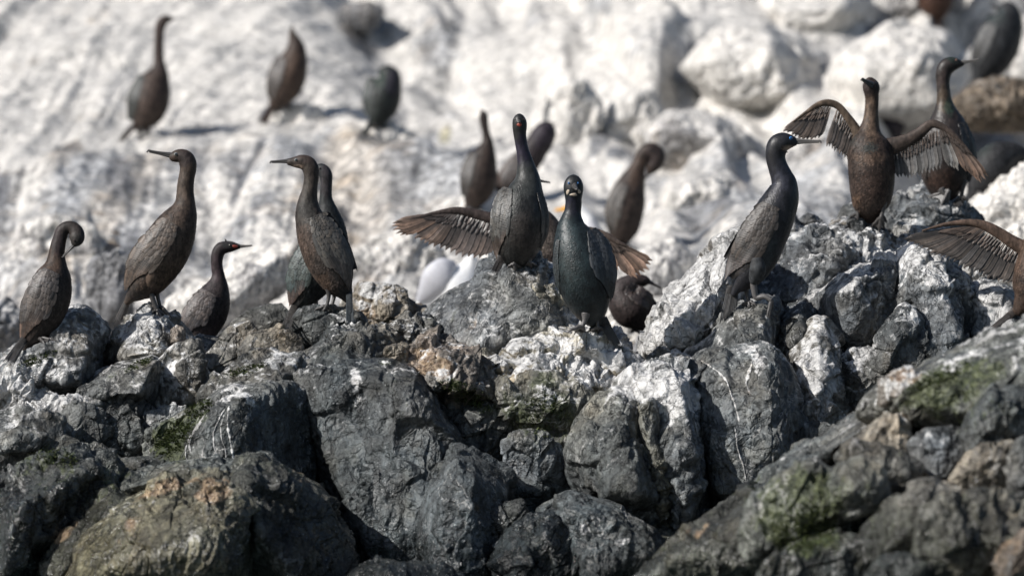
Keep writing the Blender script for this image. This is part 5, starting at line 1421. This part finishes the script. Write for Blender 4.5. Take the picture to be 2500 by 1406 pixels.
# 6 wings spread, hidden behind the two front-facing birds
b = Bird('cormorant', 'brown cormorant drying outspread wings behind the two front-facing birds, body almost hidden', 'cormorant', .62, (1330, 720), FG)
b.body([(1318,441,5),(1310,441,9),(1298,443,13),(1288,450,15),(1284,465,15),(1288,485,15),(1300,510,20),(1318,545,40),(1330,585,52),(1336,630,52),(1336,670,44),(1332,705,28),(1330,730,12)], (.085,.066,.055),
       [(1350,590,34,50,(.16,.13,.11),.6),(1350,650,30,40,(.07,.045,.04),.6)])
b.bill((1312,441), (1342,446), 4.6, 0, 0, BILL_DARK)
b.eye(1302, 438, 2.2)
b.spread_wing([(1300,575,18),(1260,552,17),(1215,538,15),(1165,524,12),(1120,515,10),(1085,517,7),(1040,526,4),(1000,535,2)],
  [([(1285,575),(1240,560),(1190,545),(1145,530),(1118,522)], [(1262,640),(1226,630),(1195,624),(1163,631),(1131,629),(1095,618),(1066,606)], 14, (.090,.074,.066), (.165,.125,.105)),
   ([(1120,522),(1105,520),(1090,522)], [(1064,604),(1046,600),(1030,594),(1018,586),(1008,578)], 5, (.085,.068,.060), (.180,.128,.100)),
   ([(1104,519),(1085,519),(1062,522)], [(990,578),(972,574),(960,564),(953,554),(956,546),(970,538)], 7, (.13,.09,.07), (.25,.165,.120))],
  (.058,.043,.038), dys=0, dyt=-18)
b.spread_wing([(1365,572,18),(1400,568,16),(1440,566,12),(1475,574,9),(1505,590,6),(1535,604,3),(1560,616,2)],
  [([(1370,590),(1410,582),(1450,578)], [(1385,655),(1430,668),(1470,674)], 8, (.12,.09,.075), (.19,.135,.105)),
   ([(1455,578),(1478,582)], [(1488,674),(1500,666),(1512,660)], 4, (.13,.095,.075), (.21,.145,.11)),
   ([(1475,582),(1492,590),(1506,600)], [(1528,672),(1546,681),(1560,678),(1574,667),(1588,655),(1594,642),(1590,632)], 8, (.15,.105,.08), (.26,.17,.125))],
  (.075,.056,.046), dys=0, dyt=-14)
b.tail((1332,715), (1318,770), (1348,770), 6, 12, (.03,.025,.025), 6, 16)
b.leg([(1316,700,-4),(1316,720,-6),(1314,738,-8)], (8,5,4), [(1300,748,-12),(1322,748,-18),(1334,744,-12)])

# 7 facing the camera, red face
b = Bird('cormorant', 'dark cormorant with red face and purple neck facing the camera on the central peak', 'cormorant', YY(1268, 645, .1), (1270, 640), FG)
b.body([(1268,279,3,2),(1268,283,10,0),(1268,293,16,-2),(1269,308,17.5,-2),(1269,325,16,0),(1272,347,15,2),(1278,376,16.5,3),(1284,405,22,3),(1288,438,32,2),(1284,466,44,0),(1277,497,57,-4,50),(1271,538,65,-8,56),(1266,582,61,-8,52),(1259,615,48,-2,40),(1251,634,32,6,26),(1244,648,14,14,12)], (.042,.042,.040),
       [(1275,370,26,44,(.030,.022,.048),.8),(1268,300,20,26,(.020,.020,.022),.7),(1282,440,44,50,(.052,.056,.052),.6),(1290,570,50,60,(.048,.038,.033),.6),(1240,490,30,40,(.045,.052,.046),.5)], PLUM_GLOSS)
b.patch('face_skin', 1268, 305, 6.5, 5.5, RED, 0, 1.6)
b.bill((1267,297), (1266,300), 5.0, -15, -58, BILL_GREY, hook=.4)
b.eye(1257, 292, 2.3, EYE_DARK); b.eye(1279, 292, 2.3, EYE_DARK)
b.folded_wing([(1238,458),(1226,505),(1220,555),(1218,600),(1217,632)], [13,23,22,18,7], (.046,.042,.038), (.050,.048,.044), n_long=8, flip=-1, cup=.8, tipcol=(.075,.055,.045))
b.folded_wing([(1318,470),(1330,520),(1328,570),(1314,612)], [7,9,9,5], (.040,.038,.036), cup=.8, n_long=5)
b.tail((1226,628), (1199,664), (1216,666), 6, 14, (.030,.027,.026), 12, 22)
b.leg([(1258,618,-20),(1257,634,-22),(1255,646,-24)], (10,6,4.5), [(1240,652,-34),(1258,660,-44),(1272,654,-34)])
b.leg([(1292,618,-16),(1293,632,-18),(1292,642,-20)], (10,6,4.5), [(1280,650,-30),(1298,656,-38),(1312,650,-28)])

# 8 facing the camera, glossy green-black with a white chin
b = Bird('cormorant', 'glossy green-black cormorant facing the camera with blue eyes and a white chin patch', 'cormorant', YY(1418, 806, -.1), (1420, 800), FG)
b.body([(1400,428,3,2),(1400,432,13,0),(1400,443,21,-2),(1400,458,24,-3),(1400,473,22.5,-2),(1400,487,20,0),(1400,500,20,2),(1398,518,21,3),(1396,536,28,2),(1396,556,38,0),(1403,590,54,-4,46),(1414,632,64,-8,54),(1424,676,67,-10,56),(1434,718,60,-8,50),(1443,752,46,-2,38),(1452,776,30,6,24),(1462,794,14,12,10)], (.022,.032,.036),
       [(1400,450,26,26,(.028,.028,.030),.8),(1398,500,24,28,(.020,.018,.034),.8),(1385,570,30,40,(.030,.050,.054),.5),(1400,640,40,70,(.026,.044,.046),.5),(1400,778,20,14,(.05,.03,.022),.6)], PLUM_GLOSS, rough=.6)
b.patch('throat_patch', 1400, 476, 10, 4, BUFF, 0, 1.6); b.patch('throat_patch', 1386, 469, 4, 7, BUFF, 20, 1.2); b.patch('throat_patch', 1414, 468, 4, 6, BUFF, -20, 1.2)
b.bill((1401,454), (1407,464), 8.0, -20, -66, BILL_DARK, hook=.5)
b.eye(1389, 448, 2.3, EYE_BLUE); b.eye(1411, 448, 2.0, EYE_BLUE)
b.folded_wing([(1444,560),(1464,605),(1476,655),(1482,700),(1486,738)], [12,26,28,22,8], (.022,.025,.027), (.030,.032,.034), n_long=8, flip=1, cup=.8)
b.folded_wing([(1362,585),(1356,630),(1360,680),(1372,725)], [4,6,6,4], (.022,.028,.03), n_long=4, flip=-1, cup=.8)
b.tail((1470,778), (1498,850), (1520,850), 7, 16, (.022,.023,.024), 10, 16)
b.leg([(1430,765,-30),(1427,782,-32),(1421,796,-34)], (12,6.5,5.5), [(1388,808,-48),(1404,814,-62),(1428,810,-58)], mat=SKIN_GREY)
b.leg([(1458,770,-6),(1458,786,-8),(1460,800,-10)], (11,5,4), [(1444,808,-20),(1462,812,-28),(1476,808,-16)])

# 9 blue-eyed, facing right
b = Bird('cormorant', 'blue-black cormorant with bright blue eye and buff throat facing right on black rock', 'cormorant', YY(1850, 745, -.1), (1846, 735), FG)
b.body([(1946,349,7),(1938,347,13),(1926,346,19),(1912,348,25),(1900,356,27),(1894,372,25),(1894,390,24),(1900,410,24.5),(1908,430,27),(1914,452,33),(1908,484,43),(1888,530,52),(1868,576,54),(1852,620,50),(1834,658,41),(1814,688,26),(1798,706,13),(1790,722,7)], (.030,.030,.037),
       [(1926,362,18,9,(.28,.20,.145),.85),(1905,345,26,18,(.026,.026,.028),.7),(1905,430,26,44,(.044,.046,.066),.6),(1860,600,44,70,(.038,.048,.052),.7),(1860,660,30,30,(.040,.048,.050),.6),(1930,352,12,5,(.06,.055,.05),.5)], PLUM_GLOSS, rough=.6)
b.bill((1944,346), (2004,346), 8.0, 0, 0, BILL_GREY)
b.eye(1930, 338, 3.4, EYE_BLUE); b.eye(1930, 338, 3.4, EYE_BLUE, side=1)
b.folded_wing([(1880,500),(1858,548),(1826,600),(1798,645),(1774,684)], [22,36,36,28,8], (.032,.028,.026), (.038,.032,.028), n_long=10, flip=-1, tipcol=(.050,.040,.036))
b.folded_wing([(1862,500),(1832,545),(1797,592),(1766,636)], [8,12,11,4], (.036,.034,.034), side=1, cup=.3)
b.thigh = b.tube('thigh', [(1846,630,16,-34),(1848,658,20,-34),(1842,678,16,-26),(1838,692,9,-20)], PLUM, .8, 24)
me = b.thigh.data; a_ = me.attributes.new("alb", 'FLOAT_COLOR', 'POINT'); a_.data.foreach_set("color", np.tile([.036,.038,.040,1], (len(me.vertices), 1)).astype(np.float32).ravel())
b.tail((1790,700), (1758,790), (1796,756), 9, 18, (.034,.032,.031), 8, 2)
b.leg([(1838,686,-18),(1840,706,-18),(1846,726,-18),(1866,724,-24),(1882,733,-28)], (9,8,7,6.5,6), [(1886,752,-34),(1876,774,-38),(1872,772,-30)], web=False, mat=SKIN_GREY)
b.leg([(1822,690,18),(1824,712,16),(1829,736,12)], (8,5.5,4.5), [(1812,746,6),(1830,750,0),(1846,746,6)])

# 10 wings spread, facing
b10 = b = Bird('cormorant', 'brown cormorant standing upright with both wings held wide open, facing the camera', 'cormorant', YY(2140, 562, .75), (2130, 548), FG)
b.body([(2124,190,3,3),(2124,194,11,1),(2125,204,19,-1),(2127,216,20.5,-1),(2128,230,18,1),(2129,248,16.5,3),(2128,270,17,3),(2126,295,20,2),(2123,318,27,1),(2122,340,42,0),(2124,368,55,-3,44),(2127,405,57,-6,48),(2128,445,55,-6,46),(2127,478,51,-3,42),(2124,504,42,4,34),(2124,524,26,12,20),(2126,544,8,18,6)], (.070,.048,.038),
       [(2126,285,24,66,(.170,.115,.080),.75),(2124,214,24,24,(.050,.036,.034),.85),(2122,362,26,14,(.035,.045,.043),.7),(2075,340,18,20,(.035,.045,.043),.5),(2122,385,46,18,(.17,.11,.075),.5),(2125,450,50,40,(.060,.036,.028),.5),(2090,490,14,16,(.14,.085,.055),.6)])
b.bill((2124,208), (2101,196), 8.5, -18, -46, BILL_DARK)
b.eye(2134, 203, 2.6); b.eye(2113, 205, 2.6)
b.spread_wing([(2100,345,17),(2088,316,13),(2068,286,10),(2046,260,9),(2022,252,9),(1996,257,7),(1966,276,4),(1935,298,2)],
  [([(2094,338),(2078,312),(2058,286),(2040,268)], [(2078,396),(2064,386),(2046,377),(2030,366),(2013,357)], 10, (.070,.058,.050), (.110,.088,.076)),
   ([(2030,264),(2012,262),(1990,268),(1966,280)], [(2002,340),(1984,343),(1964,346),(1944,342),(1926,332),(1906,320)], 10, (.080,.064,.055), (.115,.088,.072))],
  (.100,.070,.052), (.105,.076,.054), dys=0, dyt=-22)
b.spread_wing([(2146,362,26),(2176,357,21),(2210,346,17),(2244,326,14),(2272,304,11),(2298,310,9),(2324,328,7),(2350,354,4),(2372,380,2)],
  [([(2172,372),(2205,362),(2240,346),(2275,326),(2290,322)], [(2180,430),(2194,436),(2208,434),(2222,439),(2240,432),(2258,426),(2278,421),(2298,412)], 14, (.085,.084,.084), (.115,.112,.110)),
   ([(2292,322),(2304,322)], [(2312,406),(2326,413),(2342,418)], 4, (.120,.116,.110), (.150,.145,.138)),
   ([(2306,320),(2322,330),(2340,346)], [(2354,420),(2364,424),(2374,433),(2386,443),(2394,447),(2404,440),(2413,430)], 9, (.100,.072,.056), (.175,.112,.080))],
  (.062,.046,.038), (.060,.044,.036), dys=0, dyt=-26)
b.tail((2130,508), (2122,552), (2168,548), 8, 26, (.040,.032,.028), 14, 22)
b.leg([(2098,480,-8),(2096,500,-8),(2094,522,-6)], (13,6,4.2), [(2078,530,-10),(2094,536,-18),(2108,530,-12)])
b.leg([(2158,478,-20),(2156,504,-22),(2149,532,-24)], (14,6.5,4.5), [(2128,554,-44),(2146,566,-54),(2162,558,-46)])

# 11 behind, facing right
b = Bird('cormorant', 'brown and green cormorant facing right with a pale-tipped bill behind the open-winged bird', 'cormorant', YY(2290, 495, 1.1) + .05, (2300, 488), FG)
b.body([(2354,155,4),(2347,156,8),(2336,156,14),(2322,158,19),(2309,166,20.5),(2303,182,19),(2302,204,16.5),(2304,228,17),(2306,250,20),(2308,274,31),(2311,306,49),(2311,350,61),(2308,395,64),(2308,436,56),(2311,466,40),(2318,490,20),(2324,505,9)], (.050,.038,.034),
       [(2328,144,22,12,(.028,.050,.040),.6),(2302,195,18,30,(.070,.050,.046),.7),(2306,245,22,36,(.130,.090,.056),.7),(2316,262,14,26,(.030,.070,.050),.6),(2305,440,50,30,(.075,.042,.030),.6),(2350,340,24,70,(.038,.035,.036),.6)], PLUM_GLOSS)
b.bill((2352,153), (2390,146), 5.5, 0, 0, BILL_GREY, hook=.8)
b.eye(2334, 148, 2.6, flat_mat("brown_eye", (.20,.10,.07), .08)); b.eye(2334, 148, 2.6, side=1)
b.folded_wing([(2346,300),(2362,350),(2366,400),(2358,450)], [10,15,15,9], (.036,.034,.034), cup=.8, n_long=6, flip=1)
b.folded_wing([(2270,320),(2258,360),(2254,400),(2262,440)], [9,12,12,8], (.05,.04,.036), cup=.8, n_long=6, flip=-1)
b.tail((2328,478), (2330,508), (2346,504), 6, 16, (.028,.026,.026), 10, 20)
b.leg([(2296,462,-30),(2304,474,-34),(2314,466,-38)], (11,5,4), [(2268,482,-50),(2296,500,-60),(2312,496,-54)], mat=SKIN_GREY)
b.leg([(2352,440,-18),(2348,462,-18),(2346,482,-18)], (10,6,4.5), [(2332,492,-30),(2350,496,-34),(2360,488,-24)])

# 12 right edge, flapping
b = Bird('cormorant', 'brown cormorant cut off by the right edge, one wing spread wide to the left', 'cormorant', -.15, (2520, 800), FG)
b.body([(2600,430,5),(2588,428,12),(2574,434,17),(2566,450,17),(2562,475,17),(2560,505,20),(2556,540,30),(2548,580,44),(2540,630,56),(2530,680,58),(2514,725,46),(2492,752,24),(2478,764,10)], (.085,.056,.042), [(2500,620,30,60,(.12,.075,.052),.6)])
b.bill((2598,428), (2645,430), 6)
b.eye(2586, 424, 2.6)
b.spread_wing([(2540,640,26),(2506,612,20),(2470,590,16),(2436,568,14),(2404,552,12),(2372,544,9),(2330,545,6),(2290,552,4),(2250,564,2)],
  [([(2520,640),(2490,618),(2460,600),(2430,584),(2404,570)], [(2500,716),(2484,708),(2468,700),(2452,692),(2434,688),(2413,682),(2392,673),(2370,664),(2349,655),(2332,647)], 14, (.066,.056,.050), (.105,.090,.080)),
   ([(2404,566),(2388,560),(2366,556),(2344,556)], [(2330,645),(2312,637),(2292,628),(2271,620),(2253,612),(2235,602),(2218,594),(2206,588),(2196,583)], 12, (.062,.050,.044), (.092,.074,.062))],
  (.088,.062,.048), (.105,.070,.052), dys=0, dyt=-20)
b.spread_wing([(2575,620,22),(2620,600,16),(2680,596,10),(2730,610,3)], [([(2590,630),(2640,615),(2690,606)], [(2600,700),(2660,706),(2745,650)], 12, (.066,.056,.050), (.105,.090,.080))], (.088,.062,.048), dys=0, dyt=10)
b.tail((2484,756), (2392,820), (2404,826), 6, 14, (.055,.045,.040), 2, -8)
b.leg([(2520,730,-10),(2516,770,-12),(2512,815,-14)], (12,6,5), [(2490,828,-24),(2512,834,-30),(2534,828,-20)])

# 13 crouching dark bird behind
b = Bird('cormorant', 'dark brown cormorant crouched low behind the white-chinned bird, head low and bill pointing right', 'cormorant', 1.3, (1550, 760), FG)
b.body([(1586,688,6),(1576,686,13),(1558,686,18),(1538,694,24),(1522,712,34),(1530,738,46),(1550,765,46),(1570,790,24),(1580,806,8)], (.050,.036,.034), [(1530,690,30,16,(.06,.05,.05),.5)], dr=1.0)
b.bill((1584,688), (1613,703), 5.5, 0, 0, BILL_DARK)
b.eye(1572, 682, 2.2)
b.folded_wing([(1530,700),(1560,720),(1590,745),(1606,765)], [14,20,16,6], (.050,.038,.034), n_long=6, flip=-1)
b.leg([(1550,780,0),(1552,800,0)], (8,5), [(1540,812,-8),(1560,814,-10)])

# ------------------------------------------------------------------ birds on the pale slope, out of focus
def bg(label, foot, st, base, blobs=(), wings=(), bill=None, tail=None, legs=True, Yd=None, dr=.85, name='cormorant', cat='cormorant', group=BGG, neckY=None, mat=None, Yf=None):
    Y = Yf if Yf is not None else surface_Y(foot[0], foot[1], Yd if Yd is not None else float(cliff_Y(foot[1])), 1.5, 13)
    b = Bird(name, label, cat, Y, foot, group)
    b.body(st, base, blobs, dr=dr, mat=mat)
    for (cl, hw, sd, c) in wings: b.folded_wing(cl, hw, c, n_long=6, side=sd, cup=.7)
    if bill: b.bill(*bill)
    if tail: b.tail(tail[0], tail[1], tail[2], 5, 9, tuple(c * .7 for c in base), 4, -4)
    if legs:
        for dx in (-9, 9): b.leg([(foot[0] + dx * .8, foot[1] - 24, dx), (foot[0] + dx, foot[1] - 10, dx), (foot[0] + dx, foot[1], dx)], (8, 4.5, 4), [(foot[0] + dx - 14, foot[1] + 5, dx - 8), (foot[0] + dx + 2, foot[1] + 8, dx - 14), (foot[0] + dx + 14, foot[1] + 4, dx - 8)])
    return b
bg('brown cormorant high on the slope with a long straight neck, leftmost blurred bird', (352, 338),
   [(421,49,4),(412,48,9),(402,50,12.5),(393,60,13.5),(389,80,12),(388,110,12),(388,140,12.5),(389,162,16),(386,182,28),(376,210,42),(366,245,48),(358,275,42),(346,300,26),(336,320,11)], (.085,.062,.052),
   [(368,240,34,60,(.115,.080,.066),.5),(390,110,20,70,(.090,.062,.060),.5)], [([(348,185),(330,225),(322,265),(318,300)], [8,14,13,7], -1, (.045,.048,.045))], ((414,46),(430,47),4), ((334,300),(298,348),(308,352)))
bg('blurred brown cormorant high on the slope, neck drawn in and bill pointing up', (690, 262),
   [(714,66,2),(713,74,6),(714,86,10),(720,104,18),(722,125,26),(716,155,36),(704,190,42),(692,220,38),(680,245,26),(668,268,13)], (.088,.060,.048),
   [(715,180,26,60,(.13,.085,.062),.5)], [([(688,140),(676,175),(666,210),(662,245)], [12,18,17,9], -1, (.070,.060,.055))], ((714,72),(716,60),3.5), ((665,258),(636,306),(652,312)))
bg('hunched greenish-black cormorant with its head tucked in, sleeping on the upper slope', (925, 308),
   [(925,172,5),(938,178,22),(948,190,30),(945,210,36),(938,235,41),(932,262,38),(922,286,26),(910,306,12)], (.040,.048,.046),
   [(920,195,26,22,(.030,.060,.045),.6),(960,200,18,36,(.055,.045,.065),.6),(905,258,9,20,(.42,.42,.41),.8)], [([(906,190),(900,225),(898,260),(902,290)], [8,13,12,6], -1, (.045,.052,.050))], None, ((905,300),(886,332),(898,334)))
bg('brown cormorant with a raised dark head, left of the red-faced bird at the peak', (1155, 510),
   [(1178,270,3),(1180,278,9),(1181,292,11),(1184,312,9.5),(1188,332,10),(1190,352,16),(1184,376,28),(1176,405,38),(1170,440,43),(1163,470,38),(1152,494,22),(1143,510,9)], (.068,.048,.040),
   [(1180,300,14,40,(.045,.034,.034),.6)], [([(1158,370),(1144,405),(1136,445),(1134,485)], [9,14,14,7], -1, (.050,.044,.040)),], ((1178,276),(1172,268),4), ((1142,500),(1128,515),(1138,518)), Yd=5.4)
bg('dark purple-brown cormorant leaning to the right, half hidden behind the red-faced bird', (1235, 490),
   [(1344,300,9),(1336,314,25),(1324,336,31),(1308,362,32),(1288,392,34),(1266,420,38),(1246,446,38),(1232,470,28),(1224,490,12)], (.055,.042,.046),
   [(1330,330,36,36,(.045,.036,.050),.7),(1245,430,40,40,(.105,.070,.052),.6)], [([(1270,380),(1250,410),(1236,440),(1226,470)], [12,18,17,8], -1, (.070,.056,.050))], None, ((1226,484),(1205,512),(1218,518)), Yd=5.6)
bg('dark brown cormorant preening over its shoulder, right of the white-chinned bird', (1522, 602),
   [(1582,424,6),(1590,412,14),(1601,396,20),(1602,380,22),(1592,370,22),(1578,372,20),(1568,384,18),(1562,398,17),(1556,412,20),(1546,440,30),(1534,475,42),(1526,515,45),(1520,555,40),(1514,585,24),(1508,604,10)], (.070,.050,.042),
   [(1558,420,26,40,(.125,.080,.058),.6),(1600,385,24,34,(.045,.034,.034),.7)], [([(1524,450),(1502,490),(1494,530),(1494,570)], [12,19,18,9], -1, (.062,.054,.048))], ((1584,424),(1572,440),5), ((1506,592),(1488,622),(1502,626)), Yd=4.0)
bg('reddish-brown cormorant at the top edge with only its lower body in the picture', (2286, 62),
   [(2300,-190,4),(2296,-184,12),(2290,-165,13),(2288,-130,13),(2288,-90,20),(2286,-55,36),(2284,-15,44),(2284,18,38),(2284,40,24),(2282,54,10)], (.120,.062,.042), [], [], ((2298,-188),(2325,-186),5), ((2284,44),(2274,70),(2290,70)))
bg('large dark grey cormorant at the top right corner, long tail pointing down-left', (2400, 196),
   [(2440,16,10),(2452,28,34),(2452,54,46),(2442,86,54),(2428,122,55),(2412,156,46),(2396,184,28),(2384,204,12)], (.048,.050,.054),
   [(2430,40,26,26,(.035,.055,.055),.5)], [([(2420,60),(2402,95),(2388,130),(2378,165)], [12,18,17,8], -1, (.060,.060,.060))], ((2434,22),(2420,14),6), ((2385,185),(2346,230),(2362,240)), dr=.9, Yf=6.7)
bg('dark purple-grey cormorant neck and head showing just right of the open-winged bird\'s neck', (2180, 330),
   [(2130,216,5),(2142,214,15),(2158,222,18),(2164,240,17),(2162,262,17),(2162,285,22),(2170,305,34),(2180,325,30),(2186,342,12)], (.060,.048,.058), [], [], ((2136,214),(2110,220),5), None, Yd=5.0)
bg('dark cormorant body lying low between the open-winged bird and its rear neighbour', (2230, 345),
   [(2160,330,8),(2180,305,22),(2215,298,26),(2250,302,26),(2270,318,22),(2285,336,10)], (.042,.036,.038), [], [], ((2276,318),(2298,326),5), None, Yd=4.4, dr=1.0)
bg('dark hunched cormorant with an arched back at the right edge, behind the open wing', (2390, 470),
   [(2512,388,6),(2496,378,20),(2470,380,36),(2444,392,50),(2418,418,52),(2396,448,38),(2380,474,22),(2368,494,9)], (.042,.042,.045),
   [(2400,360,24,24,(.05,.065,.058),.5)], [], ((2490,372),(2508,392),6), ((2372,466),(2352,490),(2366,498)), Yd=2.9, dr=.9)

# gulls
Yg = 3.3
b = Bird('gull', 'white and grey gull resting behind the central peak, blurred', 'gull', Yg, (1110, 745), "blurred gulls behind the front ridge")
S_ = [(1150,622,4),(1150,632,15),(1146,648,19),(1138,664,32),(1124,686,54),(1106,706,60),(1080,722,46),(1050,734,22),(1018,742,6)]
V, F, _ = loft([(q[0], q[1], q[2], 0, q[2] * .85) for q in S_], Yg, 32, 3, .6, 5); F = outward(V, F)
b.bvh = BVHTree.FromPolygons(V.tolist(), F.tolist()); b.body_o = b.add('body', V, F, GULLWHITE)
b.tube('wing', [(1112,644,8,-20),(1088,656,30,-34),(1068,680,38,-36),(1048,706,28,-26),(1022,736,8,-8)], GULLGREY, .5, 24)
b.bill((1156,634), (1172,640), 3.2, 4, 8, GULLGREY, hook=.4); b.eye(1154, 630, 2.2, dy=-15)
b.leg([(1105,745,-6),(1105,775,-6)], (4, 3), [(1092,782,-10),(1106,784,-16),(1118,780,-10)], mat=YELLOW)
Yg = 4.6
b = Bird('gull', 'white gull mostly hidden behind the white-chinned cormorant, its yellow bill showing left of the neck', 'gull', Yg, (1430, 610), "blurred gulls behind the front ridge")
S_ = [(1394,500,4),(1398,508,13),(1410,514,17),(1420,524,19),(1430,545,28),(1436,575,34),(1446,600,26),(1462,620,8)]
V, F, _ = loft([(q[0], q[1], q[2], 0, q[2] * .85) for q in S_], Yg, 32, 3, .6, 6); F = outward(V, F)
b.bvh = BVHTree.FromPolygons(V.tolist(), F.tolist()); b.body_o = b.add('body', V, F, GULLWHITE)
b.tube('wing', [(1430,540,8,-16),(1440,560,20,-22),(1450,588,20,-20),(1464,618,6,-10)], GULLGREY, .5, 24)
b.bill((1388,508), (1356,514), 7.5, 0, 0, YELLOW, hook=.5); b.eye(1398, 504, 2.2, dy=-12)
b.leg([(1432,600,-6),(1432,622,-6)], (4, 3), [(1420,630,-10),(1434,632,-16),(1446,628,-10)], mat=YELLOW)

# seaweed nest mound at the right edge
def nest():
    Y = 6.2; k = kf(Y)
    U, F = ico(7)
    c = at(2462, 262, Y)
    r = np.array([100 * k, .4, 30 * k])
    V = c + U * r
    d = .03 * ridged(V * 7, 5, 4) + .03 * ridged(V * 22, 6, 3)
    V = V + U * d[:, None]; V[:, 2] = np.maximum(V[:, 2], c[2] - .13)
    N = vnormals(V, F)
    al = np.ones((len(V), 4)); t = 1 + .35 * fbm(V * 14, 8, 3)
    for i, q in enumerate((.17, .135, .100)): al[:, i] = q * t
    ob = link('seaweed_nest', np_mesh('seaweed_nest', V - c, F, {"alb": al, "msk": np.tile([.12, .1, .2, 0], (len(V), 1))}), ROCK, loc=c)
    tag(ob, 'brown mound of dried seaweed nest at the right edge below the large dark cormorant', 'nest')
nest()
